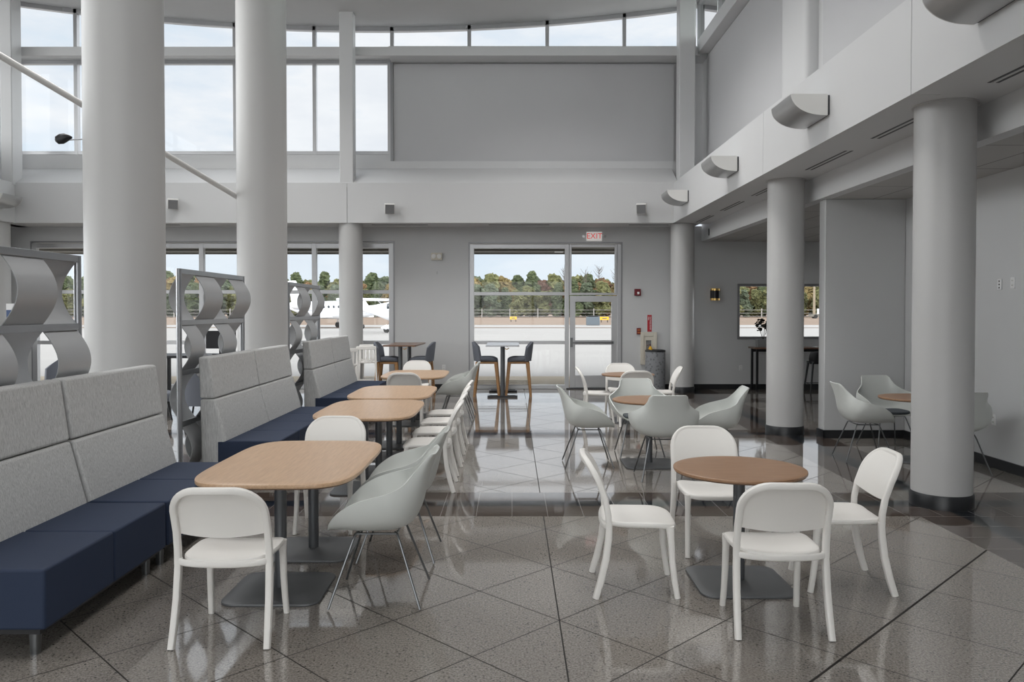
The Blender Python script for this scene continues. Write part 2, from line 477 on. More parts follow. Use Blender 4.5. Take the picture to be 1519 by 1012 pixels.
# square posts
for n_, (x0, x1, y0, y1) in enumerate(((-3.61,-3.32,16.72,17.0), (3.50,3.84,16.75,17.05), (-10.62,-10.38,16.6,16.95))):
    st(MB().box(x0, x1, y0, y1, 4.36, ceil_h((x0+x1)/2)+0.05).build('trim_%d' % (13+n_), M['fascia'], bevel=0.015))
# boxed drop at the ceiling round the left post
st(MB().box(-3.90, -2.97, 13.6, 16.9, 7.99, 8.3).build('trim_16', M['ceil']))

# upper windows (structure) ------------------------------------------------
def glazing(name, axis, plane, a0, a1, z0, z1, mull, trans, fw=0.07, depth=0.12, gl=None, parent_glass=True, head=None, mat=None):
    """frame plus one pane mesh per window"""
    mb = MB()
    def bx(p0, p1, q0, q1, k=1.0):
        dd = depth*k/2
        if axis == 'x': mb.box(p0, p1, plane-dd, plane+dd, q0, q1)
        else: mb.box(plane-dd, plane+dd, p0, p1, q0, q1)
    zt = lambda a: (head(a) if head else z1)
    for a in [a0+fw/2, a1-fw/2] + list(mull): bx(a-fw/2, a+fw/2, z0, zt(a))
    bx(a0+.003, a1-.003, z0+.003, z0+fw, 0.94)
    if head:
        N = 24
        for i in range(N):
            p, q = a0+(a1-a0)*i/N, a0+(a1-a0)*(i+1)/N
            b = len(mb.v); d = depth/2
            for (aa) in (p, q):
                for zz in (head(aa)-fw*1.2, head(aa)+0.03):
                    for yy in (plane-d, plane+d):
                        mb.v.append((aa, yy, zz) if axis == 'x' else (yy, aa, zz))
            mb.f += [(b,b+1,b+5,b+4),(b+2,b+6,b+7,b+3),(b,b+4,b+6,b+2),(b+1,b+3,b+7,b+5),(b,b+2,b+3,b+1),(b+4,b+5,b+7,b+6)]
    else: bx(a0+.003, a1-.003, z1-fw, z1-.003, 0.94)
    for t in trans: bx(a0+.003, a1-.003, t-fw*0.4, t+fw*0.4, 0.88)
    fo = st(mb.build(name, mat or M['alu'], bevel=0.004))
    pg = MB()
    N = 24 if head else 1
    for i in range(N):
        p, q = a0+(a1-a0)*i/N, a0+(a1-a0)*(i+1)/N
        b = len(pg.v)
        for (aa, zz) in ((p,z0),(q,z0),(q,zt(q)),(p,zt(p))):
            pg.v.append((aa, plane, zz) if axis == 'x' else (plane, aa, zz))
        pg.f.append((b,b+1,b+2,b+3))
    pg.build('pane', gl or M['glass'], fo)
    return fo
upm = [-9.6, -7.83, -6.10, -4.35]
glazing('window_1', 'x', YB+0.06, -11.1, -2.66, 5.17, 7.24, upm, [], fw=0.08)
glazing('window_2', 'x', YB+0.06, -11.15, 4.05, 7.34, 8.3, upm+[-2.64,-0.94,0.775,2.47], [], fw=0.08, head=lambda a: ceil_h(a)-0.0)
glazing('window_3', 'y', 4.10, 0.5, 17.5, 7.40, 0, [15.7,13.9,12.1,10.3,8.5,6.7,4.9,3.1], [], fw=0.08, gl=M['glassg'], head=lambda a: ceil_h(4.1))
# left side clerestory and windows (mostly out of frame)
st(wall_grid('y', -11.4, -11.2, -3, YB+.25, 0, 8.8, [(1, 16.6, 0.9, 3.24), (0.5, 16.9, 5.17, 8.4)]).build('wall_left', M['wall']))
glazing('window_4', 'y', -11.3, 0.5, 16.9, 5.17, 8.4, [2.5,4.5,6.5,8.5,10.5,12.5,14.5], [7.2], fw=0.08)
glazing('window_5', 'y', -11.3, 1, 16.6, 0.9, 3.24, [3.5,6,8.5,11,13.5], [2.15], fw=0.08)

st(wall_grid('x', -3.2, -3.0, -11.4, 8.4, 0, 8.9, [(-10.5,3.2,5.0,8.2),(-9,2.5,0.1,3.2)]).build('wall_rear', M['wall']))
glazing('window_10', 'x', -3.1, -10.5, 3.2, 5.0, 8.2, [-8,-5.5,-3,-.5], [], fw=0.08)
glazing('window_11', 'x', -3.1, -9, 2.5, 0.1, 3.2, [-6.5,-4,-1.5,1], [], fw=0.08)
# lower windows
glazing('window_6', 'x', YB+0.05, LWX0, LWX1, 0.0, 3.22, [-9.40,-6.86,-4.37], [2.15,1.03], fw=0.10)
wf = glazing('window_7', 'x', YB+0.05, -0.93, 1.26, 0.0, 3.20, [], [2.11,1.03], fw=0.09)
glazing('window_8', 'x', YB+0.055, 1.265, 2.325, 2.08, 3.197, [], [], fw=0.05)
st(MB().box(2.33, 2.41, YB-0.01, YB+0.11, 0, 3.2).build('trim_17', M['alu'], bevel=0.004))
glazing('window_9', 'x', YB+0.08, 4.98, 7.2, 1.10, 2.33, [], [], fw=0.06, mat=M['jamb'])
# thin dark shadow reveal round the openings
rv = MB()
for (a0, a1, z1) in ((LWX0, LWX1, 3.24), (-0.93, 2.41, 3.22)):
    rv.box(a0-0.03, a0, YB-0.006, YB-0.001, 0, z1+0.03); rv.box(a1, a1+0.03, YB-0.006, YB-0.001, 0, z1+0.03); rv.box(a0, a1, YB-0.006, YB-0.001, z1, z1+0.03)
st(rv.build('trim_18', M['jamb']))
# door
d = MB()
d.box(1.28,1.40,YB+0.01,YB+0.06,0.03,2.06); d.box(2.20,2.32,YB+0.01,YB+0.06,0.03,2.06)
d.box(1.40,2.20,YB+0.01,YB+0.06,1.93,2.06); d.box(1.40,2.20,YB+0.01,YB+0.06,0.03,0.30); d.box(1.40,2.20,YB+0.01,YB+0.06,0.98,1.08)
door = st(d.build('door_1', M['alu'], bevel=0.004))
MB().grid(lambda u, v: (1.40+0.8*u, YB+0.035, 0.28+1.67*v), 1, 1).build('pane', M['glass'], door)
h = MB(); h.sweep([(1.30,YB-0.05,1.03),(2.22,YB-0.05,1.03)], (0.018,0.022), ref=(0,0,1), n=12)
h.box(1.285,1.34,YB-0.07,YB+0.01,0.93,1.14); h.box(2.19,2.24,YB-0.07,YB+0.01,1.0,1.06)
h.build('push_bar', M['chrome'], door, smooth=True)
MB().box(1.20,2.36,YB-0.03,YB+0.12,0,0.025).build('threshold', M['gasket'], door)

# partition + right wall + baseboards
st(MB().box(4.26, 5.36, 10.85, 11.06, 0, 3.26).build('wall_partition', M['wall'], bevel=0.012))
st(MB().box(5.36, 5.56, -3, 11.06, 0, 3.26).build('wall_right', M['wall']))
st(MB().box(8.2, 8.4, 11, YB, 0, 3.26).build('wall_side', M['wall']))
st(MB().box(5.56, 8.2, 11.0, 11.2, 0, 3.26).build('wall_side', M['wall']))
bb = MB(); bb.box(4.25,5.36,10.83,10.85,0,0.11); bb.box(4.245,4.26,10.83,11.07,0,0.11)
st(bb.build('baseboard_partition', M['black']))
st(MB().box(5.34,5.36,-3,10.83,0,0.11).build('baseboard_right', M['black']))
bb = MB(); bb.box(2.45,8.2,YB-0.015,YB,0,0.11); bb.box(-2.58,-0.97,YB-0.015,YB,0,0.11)
st(bb.build('baseboard_back', M['black']))

# columns (structure of the hall, each one its own object)
def column(x, y, r, h, label, capr=0.0, cove=True):
    root = thing('round_column', label, 'column', (x, y, 0))
    prof = [(r, 0.12), (r, h)]
    MB().lathe(0, 0, prof, 64).build('shaft', M['column'], root, smooth=True)
    MB().lathe(0, 0, [(r+0.012,0.0),(r+0.012,0.11),(r+0.004,0.125)], 64).build('cove_base', M['black'], root, smooth=True)
    if capr: MB().lathe(0, 0, [(r+capr,h-0.012),(r+capr,h-0.001)], 64).build('collar', M['column'], root, smooth=True)
    return root
column(3.86, 7.13, 0.25, HS, 'round grey column at the right, nearest of the slender ones under the soffit', 0.02)
column(3.86, 11.25, 0.25, HS, 'slender round column beside the freestanding grey partition end', 0.02)
column(3.63, 16.97, 0.25, HS, 'slender round column beside the patterned bin at the back wall', 0.0)
column(-3.43, 16.97, 0.25, HS, 'slender round column in front of the back windows behind the farthest banquette', 0.0)
column(-10.75, 16.6, 0.27, HS, 'round column in the far left corner, mostly cut by the frame edge', 0.0)
cA = column(-3.49, 7.2, 0.335, ceil_h(-3.49)+0.02, 'thick two-storey column nearest the camera, behind the first banquette')
column(-3.46, 11.05, 0.335, ceil_h(-3.46)+0.02, 'thick two-storey column behind the middle banquette')

# diagonal brace
t0 = Vector((-11.2*0.62-0.0, 7.0, 6.0))
def at(px, py, Y): return Vector(((px-759.5)*Y/1181, Y, 1.75-(py-460)*Y/1181))
a_, b_ = at(352, 292, 11.0), at(0, 82, 8.35)
far = a_ + (a_-b_).normalized()*0.08; near = b_ + (b_-a_).normalized()*3.2
far = Vector((-3.76, 11.05, far.z))
lab(MB().sweep([near, a_, far], (0.036,0.036), n=16).build('diagonal_brace', M['tube'], smooth=True),
    'white tubular brace slanting down to the second thick column', 'brace')
# small black device on an arm from column A
ca = thing('pointing_camera', 'small black device on a thin arm sticking out of the nearest thick column', 'camera', (-3.80, 7.1, 3.27))
MB().sweep([(0.02,0,0),(-0.13,0,-0.01)], (0.006,0.006), n=8).build('arm', M['postm'], ca, smooth=True)
MB().sweep([(-0.11,0,0.012),(-0.13,0,0.012),(-0.16,-0.01,0.008),(-0.19,-0.02,-0.005),(-0.225,-0.03,-0.02),(-0.235,-0.03,-0.024)], [(0.01,0.01),(0.026,0.022),(0.034,0.040),(0.032,0.048),(0.028,0.036),(0.012,0.015)], ref=(0,1,0), n=14).build('housing', M['blackm'], ca, smooth=True)

# wedge shaped wall uplights on the right fascia
def wedge():
    root = thing('wall_uplight', '', 'wall light', (XR, 0, 4.046))
    prof = [(-0.02,0)] + [(-0.43*math.cos(R(a))-0.0, -0.225*math.sin(R(a))) for a in range(0, 91, 5)] 
    pr = [(-0.02,0.0)]
    pr = [(-0.025,0)] + [(-0.025-0.39*math.cos(R(a))**0.85, -0.225*math.sin(R(a))) for a in range(0, 85, 6)] + [(-0.055,-0.225),(-0.025,-0.225)]
    MB().prism(pr, 'y', 0.0, 0.008).build('end_cap', M['lampw'], root)
    MB().prism(pr, 'y', 0.652, 0.66).build('end_cap', M['lampw'], root)
    MB().prism([(p[0]+0.002, p[1]+0.001) for p in pr], 'y', 0.008, 0.652).build('shade', M['lampm'], root, smooth=True)
    MB().box(-0.025, 0.0, 0.01, 0.65, -0.215, -0.01).build('mounting_plate', M['gasket'], root)
    return root
w0 = wedge()
for i, (y, l) in enumerate(((5.16,'wedge wall uplight cut off by the top right corner of the view'), (8.50,'wedge wall uplight above the nearest slender column, second from the camera'),
        (11.9,'wedge wall uplight third along the right fascia, left of the partition'), (15.25,'smallest and farthest wedge uplight near the back corner'))):
    if i == 0: w0.location = (XR, y, 4.046); w0['label'] = l; w0['group'] = 'wedge wall uplights'
    else: dup(w0, (XR, y, 4.046), 0, l, 'wedge wall uplights')
dup(w0, (XL, 16.3, 4.046), PI, 'wedge wall uplight on the left fascia at the frame edge', 'wedge wall uplights')

# soffit slot diffusers
def diffuser(y0, y1, label, x=3.86):
    root = thing('slot_diffuser', label, 'air diffuser', (x, y0, HS), 0, 'slot diffusers in the right soffit')
    L = y1-y0
    for dx in (-0.035, 0.035): MB().box(dx-0.013, dx+0.013, 0, L, -0.003, 0.0).build('slot', M['gasket'], root)
    MB().box(-0.007, 0.007, 0, L, -0.005, 0.0).build('blade', M['fascia'], root)
for y0, y1, l in ((4.9,6.42,'slot diffuser in the soffit nearest the top right corner'), (7.45,8.5,'slot diffuser just behind the nearest slender column head'),
                  (9.15,10.4,'slot diffuser in the soffit before the partition column head'), (11.6,12.75,'slot diffuser just beyond the partition column head'),
                  (13.4,14.65,'slot diffuser second from the back corner'), (15.4,16.55,'slot diffuser in the soffit at the back corner')):
    diffuser(y0, y1, l)
for x0, x1, l in ((-3.0,-1.8,'thin slot diffuser over the wall beside the left bar table'), (-0.5,0.8,'thin slot diffuser over the tall window by the exit door'), (2.5,3.35,'thin slot diffuser right of the exit sign'), (-8.8,-7.1,'thin slot diffuser over the windows seen left of the first thick column')):
    o = MB().box(x0, x1, 17.05, 17.09, HS-0.006, HS).build('slot_diffuser', M['gasket']); lab(o, l, 'air diffuser', 'slot diffusers in the back soffit')

# speakers on the back fascia
def speaker(x, z, tilt, yaw, label):
    root = thing('wall_speaker', label, 'speaker', (x, 16.7, z), 0, 'small speakers on the fascia')
    MB().box(-0.02, 0.02, -0.09, 0.0, -0.02, 0.02).build('bracket', M['lampm'], root)
    b = MB().box(-0.105, 0.105, -0.22, -0.07, -0.105, 0.105).build('cabinet', M['lampw'], root, bevel=0.012)
    g_ = MB().box(-0.092, 0.092, -0.226, -0.219, -0.093, 0.093).build('grille', M['speak'], root)
    for o in (b, g_): o.rotation_euler = (R(tilt), 0, R(yaw))
speaker(-2.57, 3.90, 18, 12, 'small tilted speaker on the fascia above the farthest banquette')
speaker(2.72, 3.90, 18, -14, 'small tilted speaker on the fascia right of the exit sign')
speaker(-7.10, 4.0, 18, 25, 'small tilted speaker on the fascia beside the first thick column')

# exit sign
ex = thing('exit_sign', 'white exit sign with red letters above the glass door', 'exit sign', (1.81, YB, 3.37))
mhx, g_, p_ = new_mat('exit_face_white'); p_.inputs['Base Color'].default_value = (0.8,0.78,0.76,1); p_.inputs['Emission Color'].default_value = (1,0.95,0.92,1); p_.inputs['Emission Strength'].default_value = 0.22
MB().box(-0.17,0.17,-0.07,0.0,-0.10,0.10).build('housing', mhx, ex, bevel=0.008)
me_, g_, p_ = new_mat('exit_red'); p_.inputs['Base Color'].default_value = (0.5,0.03,0.03,1); p_.inputs['Emission Color'].default_value = (1,0.10,0.08,1); p_.inputs['Emission Strength'].default_value = 0.35
text_mesh('lettering', 'EXIT', 0.17, me_, ex, (0,-0.072,0.0), (R(90),0,0), 0.001)
for s_ in (-1, 1):
    MB().sweep([(s_*0.17,-0.03,0.02),(s_*0.21,-0.03,0.01)], (0.008,0.008), n=8).build('lamp_arm', M['lampw'], ex)
    MB().sweep([(s_*0.225,0.0,0.0),(s_*0.235,-0.05,0.0)], [(0.02,0.02),(0.032,0.032)], n=14).build('lamp_head', M['lampm'], ex, smooth=True)
# emergency light
em = thing('emergency_light', 'beige emergency light box with two round lamps on the back wall', 'emergency light', (-1.66, YB, 2.93))
MB().box(-0.12,0.12,-0.07,0.0,-0.08,0.08).build('housing', M['beige'], em, bevel=0.008)
for s_ in (-1,1):
    o = MB().lathe(0,0,[(0.045,0),(0.05,0.02),(0.035,0.026)],24).build('lamp', M['lampw'], em, smooth=True); o.location=(s_*0.06,-0.07,0); o.rotation_euler=(R(90),0,0)
lab(MB().box(-1.665,-1.645,YB-0.02,YB,2.54,2.60).build('wall_clip', M['lampm'], bevel=0.003), 'tiny grey clip on the back wall under the emergency light', 'clip')
# alarm bits
al = thing('fire_alarm', 'dark red square fire alarm strobe right of the door', 'fire alarm', (2.77,YB,2.14))
MB().box(-0.07,0.07,-0.05,0,-0.075,0.075).build('housing', M['red'], al, bevel=0.006)
MB().box(-0.01,0.035,-0.065,-0.045,-0.045,0.01).build('lens', M['plastw'], al, bevel=0.004)
pu = thing('alarm_pull_station', 'small amber and dark red pull station below the strobe', 'alarm switch', (2.80,YB,1.28))
MB().box(-0.045,0.045,-0.035,0,-0.07,0.07).build('housing', M['red'], pu, bevel=0.004)
for zz in (-0.03,0.028): MB().box(-0.03,0.03,-0.045,-0.03,zz-0.016,zz+0.016).build('switch', M['amber'], pu, bevel=0.003)
fs = thing('extinguisher_sign', 'tall narrow red fire extinguisher sign above the cabinet', 'sign', (3.04,YB,1.455))
MB().box(-0.048,0.048,-0.008,0,-0.185,0.185).build('plate', M['signred'], fs)
text_mesh('lettering', 'EXTINGUISHER', 0.043, M['plastw'], fs, (0.016,-0.0095,0), (R(90),R(90),0), 0.0006, spacing=1.0)
text_mesh('lettering', 'FIRE', 0.043, M['plastw'], fs, (-0.024,-0.0095,0.11), (R(90),R(90),0), 0.0006)
ec = thing('extinguisher_cabinet', 'beige framed extinguisher cabinet set in the back wall beside the bin', 'cabinet', (3.02,YB,0.9))
c_ = MB(); c_.box(-0.18,-0.11,-0.05,0,-0.36,0.36); c_.box(0.11,0.18,-0.05,0,-0.36,0.36); c_.box(-0.11,0.11,-0.05,0,0.27,0.36); c_.box(-0.11,0.11,-0.05,0,-0.36,-0.27)
c_.build('frame', M['beige'], ec, bevel=0.006)
c_ = MB(); c_.box(-0.11,-0.06,-0.035,0,-0.27,0.27); c_.box(0.06,0.11,-0.035,0,-0.27,0.27); c_.box(-0.06,0.06,-0.035,0,0.18,0.27); c_.box(-0.06,0.06,-0.035,0,-0.27,-0.2)
c_.build('door', M['beige'], ec, bevel=0.003)
MB().box(-0.06,0.06,-0.012,-0.002,-0.2,0.18).build('window', M['stone'], ec)
eo = MB().lathe(3.04, YB-0.085, [(0.03,0.66),(0.048,0.68),(0.048,0.93),(0.02,0.97),(0.02,1.0)], 24).build('extinguisher_handle', M['yellow'], smooth=True)
bpy.data.objects.remove(eo)
ye = thing('fire_extinguisher', 'small amber fire extinguisher in the wall cabinet', 'fire extinguisher', (3.05,YB-0.075,0.70))
MB().lathe(0,0,[(0.035,0),(0.045,0.02),(0.045,0.20),(0.018,0.25)],24).build('cylinder', M['yellow'], ye, smooth=True)
MB().sweep([(0,0,0.25),(0,0,0.29),(-0.07,0,0.27)], (0.012,0.01), n=8).build('handle', M['red'], ye, smooth=True)

# outlets
def outlet(loc, rz, label, w=0.075, h=0.12, kind='outlet'):
    root = thing('wall_outlet' if kind == 'outlet' else 'wall_switch', label, kind, loc, rz)
    MB().box(-w/2,w/2,-0.008,0,-h/2,h/2).build('plate', M['plastw'], root, bevel=0.003)
    if kind == 'outlet':
        for zz in (-0.026,0.026):
            s_ = MB().box(-0.016,0.016,-0.011,-0.006,zz-0.014,zz+0.014).build('socket', M['lampw'], root, bevel=0.003)
            q = MB(); q.box(-0.009,-0.006,-0.0125,-0.010,zz-0.006,zz+0.006); q.box(0.006,0.009,-0.0125,-0.010,zz-0.006,zz+0.006)
            q.build('slots', M['gasket'], s_)
    else:
        for zz in (-0.035,0,0.035): MB().box(-0.006,0.006,-0.014,-0.006,zz-0.009,zz+0.009).build('toggle', M['gasket'], root)
outlet((-1.51,YB,0.48), 0, 'white outlet low on the back wall between the two bar tables')
outlet((5.06,YB,0.47), 0, 'white outlet low on the side room wall left of the console')
outlet((5.36,8.83,0.53), R(-90), 'white outlet low on the right wall beside the nearest slender column')
outlet((5.36,8.75,2.03), R(-90), 'three-toggle white switch plate high on the right wall', kind='switch')
outlet((5.36,8.52,2.04), R(-90), 'white receptacle plate high on the right wall beside the switch plate')

# cylinder wall sconce (black with brass inside)
sc = thing('cylinder_sconce', 'black cylinder wall sconce with brass inside left of the side window', 'wall lamp', (4.46,YB-0.11,1.96))
def arcs(r, a0, a1, z0, z1): return lambda u, v: (r*math.cos(a0+(a1-a0)*u), r*math.sin(a0+(a1-a0)*u), z0+(z1-z0)*v)
MB().grid(arcs(0.105, PI*0.98, PI*2.02, 0.045, 0.215), 30, 1).build('shade', M['blackm'], sc, smooth=True, solid=0.004)
MB().grid(arcs(0.100, 0, 2*PI, 0.0, 0.262), 40, 1).build('lining', M['gold'], sc, smooth=True, solid=0.003)
MB().lathe(0,0,[(0.03,0.10),(0.03,0.17)],16).build('lamp', M['gold'], sc, smooth=True)
MB().box(-0.03,0.03,0.07,0.11,0.08,0.19).build('bracket', M['blackm'], sc)
lab(MB().sweep([(4.165,16.9,3.40),(4.18,16.9,3.40)], (0.03,0.075), ref=(0,1,0), n=16).build('sensor', M['gasket'], smooth=True), 'small dark sensor on the bulkhead face at the back corner', 'sensor')
for x, y, l in ((5.2,15.9,'tiny recessed downlight in the tiled ceiling of the side room'),):
    o = MB().lathe(x,y,[(0.06,3.25),(0.06,3.262)],20).build('recessed_downlight', M['plastw']); lab(o,l,'ceiling light')
# ================================================================== FURNITURE
def up(pts): return pts
# ---- white stacking chair, faces +y
def arch(x):
    x = abs(x)
    return 0.835 if x < 0.095 else 0.695 + math.sqrt(max(0, 0.14**2-(x-0.095)**2))
def yb(z): return -0.165 - 0.135*max(0.0, (z-0.44)/0.395)**2.0
def make_chair():
    root = thing('stacking_chair', '', 'chair')
    m_ = M['white']
    bx = lambda x: -0.018*(1-(x/0.235)**2)
    pts = [(-0.238, yb(0.42), 0.42), (-0.238, yb(0.5), 0.5), (-0.236, yb(0.6), 0.6), (-0.235, yb(0.69), 0.69)]
    for a in range(170, 85, -11):
        t = R(a); x = -0.095+0.14*math.cos(t); z = 0.695+0.14*math.sin(t); pts.append((x, yb(z)+bx(x), z))
    for x in (-0.05, 0.0): pts.append((x, yb(0.835)+bx(x), 0.835))
    pts = pts + [(-p[0], p[1], p[2]) for p in reversed(pts[:-1])]
    MB().sweep(pts, (0.016, 0.024), ref=(0,0,1), n=12, sq=3.2)
    b = MB()
    P = [Vector(p) for p in pts]; rs = []
    for i, p in enumerate(P):
        t = (P[min(i+1,len(P)-1)]-P[max(i-1,0)]).normalized()
        a = (Vector((0,1,0)) - t*t.y).normalized(); c = t.cross(a).normalized()
        r = []
        for k in range(12):
            q = 2*PI*(k+0.5)/12; cc, ss = math.cos(q), math.sin(q); e = 2/3.4
            r.append(p + a*(0.019*math.copysign(abs(cc)**e,cc)) + c*(0.0185*math.copysign(abs(ss)**e,ss)))
        rs.append(b.ring(r))
    for a, c in zip(rs, rs[1:]): b.bridge(a, c)
    b.cap(rs[0], True); b.cap(rs[-1])
    b.build('back_frame', m_, root, smooth=True)
    def pf(u, v):
        x = (2*u-1)*0.232; zt = arch(x)-0.004; zb = 0.588-0.022*(1-(x/0.232)**2)
        z = zb+(zt-zb)*v
        return (x, yb(z)+0.012+bx(x)*1.0-0.010*(1-(x/0.232)**2)*(1-v), z)
    MB().grid(pf, 24, 12).build('backrest', m_, root, smooth=True, solid=0.013)
    def sz(x, y):
        t = (y-0.03)/0.225
        return -0.012*math.exp(-((x/0.16)**2+((y-0.0)/0.15)**2)) - 0.020*max(0, t)**3 + (0.010-0.016*(1-(x/0.23)**2))*max(0,-t)**2 + 0.006*(x/0.22)**2
    out = []
    for (x, y) in superell(0.234, 0.228, 4.8, 64, 0, 0.027):
        k = 1 - 0.045*max(0, -(y-0.03)/0.225)
        out.append((x*k, y))
    MB().slab(out, 0.422, 0.455, 0.011, sz).build('seat', m_, root, smooth=True)
    MB().sweep([(0.225*math.sin(q), -0.172-0.030*math.cos(q), 0.438-0.014*math.cos(q)) for q in [(-90+15*k)*PI/180 for k in range(13)]], (0.017,0.012), ref=(0,0,1), n=12, sq=3).build('seat_rail', m_, root, smooth=True)
    for s_ in (-1, 1):
        MB().sweep([(s_*0.236,-0.163,0.45),(s_*0.238,-0.167,0.36),(s_*0.240,-0.182,0.24),(s_*0.243,-0.212,0.11),(s_*0.246,-0.245,0.0)],
                   [(0.0185,0.0195),(0.0195,0.022),(0.019,0.0225),(0.0185,0.022),(0.0175,0.020)], ref=(1,0,0), n=12, sq=3.4).build('leg', m_, root, smooth=True)
        MB().sweep([(s_*0.205,0.205,0.435),(s_*0.207,0.212,0.36),(s_*0.209,0.220,0.22),(s_*0.212,0.235,0.10),(s_*0.216,0.252,0.0)],
                   [(0.024,0.027),(0.019,0.021),(0.018,0.0195),(0.0172,0.0185),(0.0165,0.0175)], ref=(1,0,0), n=12, sq=3.0).build('leg', m_, root, smooth=True)
    return root
# ---- shell armchair on wire legs, faces +y
CEN = [(0.287,0.447),(0.22,0.446),(0.10,0.436),(-0.02,0.434),(-0.13,0.446),(-0.205,0.485),(-0.245,0.56),(-0.27,0.66),(-0.295,0.76),(-0.325,0.845),(-0.345,0.895)]
RIM = [(0.180,0.285,0.453),(0.250,0.262,0.508),(0.308,0.208,0.576),(0.342,0.118,0.638),(0.355,0.010,0.676),(0.348,-0.085,0.700),(0.292,-0.165,0.732),(0.225,-0.216,0.785),(0.200,-0.258,0.832),(0.190,-0.292,0.872),(0.160,-0.322,0.895)]
def lerp_tab(tab, t):
    n = len(tab)-1; f = min(max(t,0),1)*n; i = min(int(f), n-1); k = f-i
    P = [tab[max(i-1,0)], tab[i], tab[i+1], tab[min(i+2,n)]]
    out = []
    for a, b, c, d_ in zip(*P):
        out.append(0.5*((2*b)+(-a+c)*k+(2*a-5*b+4*c-d_)*k*k+(-a+3*b-3*c+d_)*k**3))
    return out
def make_shell(pad=False):
    root = thing('shell_armchair', '', 'chair')
    def sf(u, v):
        cy, cz = lerp_tab(CEN, v); w, ry, rz = lerp_tab(RIM, v)
        q = (2*u-1); s_ = abs(q)
        ph = s_*PI/2
        kx = math.sin(ph)**0.8; kk = 1-max(0.0,math.cos(ph))**0.8
        return (math.copysign(w*kx, q), cy+(ry-cy)*kk, cz+(rz-cz)*kk)
    sh = MB().grid(sf, 32, 36)
    sh.build('shell', M['shell'], root, smooth=True, solid=0.011)
    if pad:
        MB().slab(superell(0.20,0.20,3.4,40,0,0.07), 0.452, 0.485, 0.014, lambda x,y: 0.25*x*x).build('seat_pad', M['pad'], root, smooth=True)
    for sx in (-1,1):
        for y0, y1 in ((0.13,0.27),(-0.12,-0.265)):
            MB().sweep([(sx*0.13,y0*0.86,0.424),(sx*0.155,y0,0.418),(sx*0.17,y0+(y1-y0)*0.1,0.38),(sx*0.262,y1,0.008)], (0.0075,0.0075), n=8).build('leg', M['chrome'], root, smooth=True)
    fr_ = MB()
    for sx in (-1,1): fr_.sweep([(sx*0.15,0.13,0.42),(sx*0.15,-0.12,0.42)], (0.007,0.007), n=8)
    for y0 in (0.125,-0.115): fr_.sweep([(-0.15,y0,0.42),(0.15,y0,0.42)], (0.007,0.007), n=8)
    fr_.build('base_frame', M['chrome'], root, smooth=True)
    return root
CH0 = make_chair(); SH0 = make_shell(); SHP = make_shell(True)
used = {}
def put(proto, x, y, face, label, group):
    """face: heading in degrees, 0 = away from camera (+y), 90 = towards -x"""
    if proto.name not in used:
        used[proto.name] = 1
        proto.location = (x,y,0); proto.rotation_euler = (0,0,R(face)); proto['label'] = label; proto['group'] = group
        return proto
    return dup(proto, (x,y,0), R(face), label, group)
GW, GS = 'white stacking chairs', 'pale grey shell armchairs'
# nearest round table
put(CH0, 1.455, 4.43, -2, 'white stacking chair with its back to the camera at the nearest round table', GW)
put(CH0, 0.765, 5.03, -93, 'white stacking chair on the left side of the nearest round table, seen in profile', GW)
put(CH0, 1.46, 5.84, 179, 'white stacking chair facing the camera behind the nearest round table', GW)
put(CH0, 2.115, 5.10, 86, 'white stacking chair on the right side of the nearest round table', GW)
# nearest long table
put(CH0, -1.515, 4.32, 1, 'white stacking chair at the camera end of the nearest long table', GW)
put(CH0, -1.475, 6.42, 180, 'white stacking chair at the far end of the nearest long table', GW)
put(SH0, -0.80, 4.86, 90, 'pale grey shell armchair nearest the camera beside the first long table', GS)
put(SH0, -0.80, 5.70, 90, 'pale grey shell armchair just behind the nearest shell armchair', GS)
# four chairs along tables two and three
for i, (y, l) in enumerate(((7.84,'first and nearest of four white chairs lined up along the middle long tables'), (8.60,'second of four white chairs lined up along the middle long tables'),
        (9.35,'third of four white chairs lined up along the middle long tables'), (10.10,'farthest of four white chairs lined up along the middle long tables'))):
    put(CH0, -0.81-0.006*i, y, 90+(-1)**i, l, GW)
# fourth long table
put(CH0, -1.56, 11.72, 0, 'white stacking chair, back to the camera, at the near end of the farthest long table', GW)
put(CH0, -1.68, 13.85, 180, 'white stacking chair facing the camera at the far end of the farthest long table', GW)
put(SH0, -0.88, 12.40, 91, 'shell armchair on the aisle side of the farthest long table, nearer of two', GS)
put(SH0, -0.87, 13.08, 90, 'shell armchair on the aisle side of the farthest long table, farther of two', GS)
# middle round table
put(SH0, 0.85, 8.97, -90, 'shell armchair at the left of the middle round table, facing right', GS)
put(SH0, 1.575, 8.28, 0, 'shell armchair with its back to the camera at the middle round table', GS)
put(SHP, 1.54, 9.62, 180, 'shell armchair with dark seat pad facing the camera at the middle round table', GS)
put(SHP, 2.27, 8.86, 85, 'shell armchair with dark seat pad at the right of the middle round table', GS)
# far round table
put(CH0, 1.33, 12.5, -92, 'white chair in profile at the left of the small far round table', GW)
put(CH0, 1.82, 13.12, 180, 'white chair facing the camera behind the small far round table', GW)
put(CH0, 1.86, 12.08, 0, 'white chair with back to the camera at the small far round table', GW)
put(CH0, 2.37, 12.65, 85, 'white chair at the right of the small far round table near the bin', GW)
# right alcove
put(SH0, 4.13, 9.35, -95, 'shell armchair facing right in the alcove by the partition', GS)
put(SHP, 4.76, 10.08, 184, 'shell armchair with dark seat pad against the partition in the alcove', GS)
put(SH0, 4.77, 8.58, 0, 'shell armchair mostly hidden behind the nearest slender column', GS)

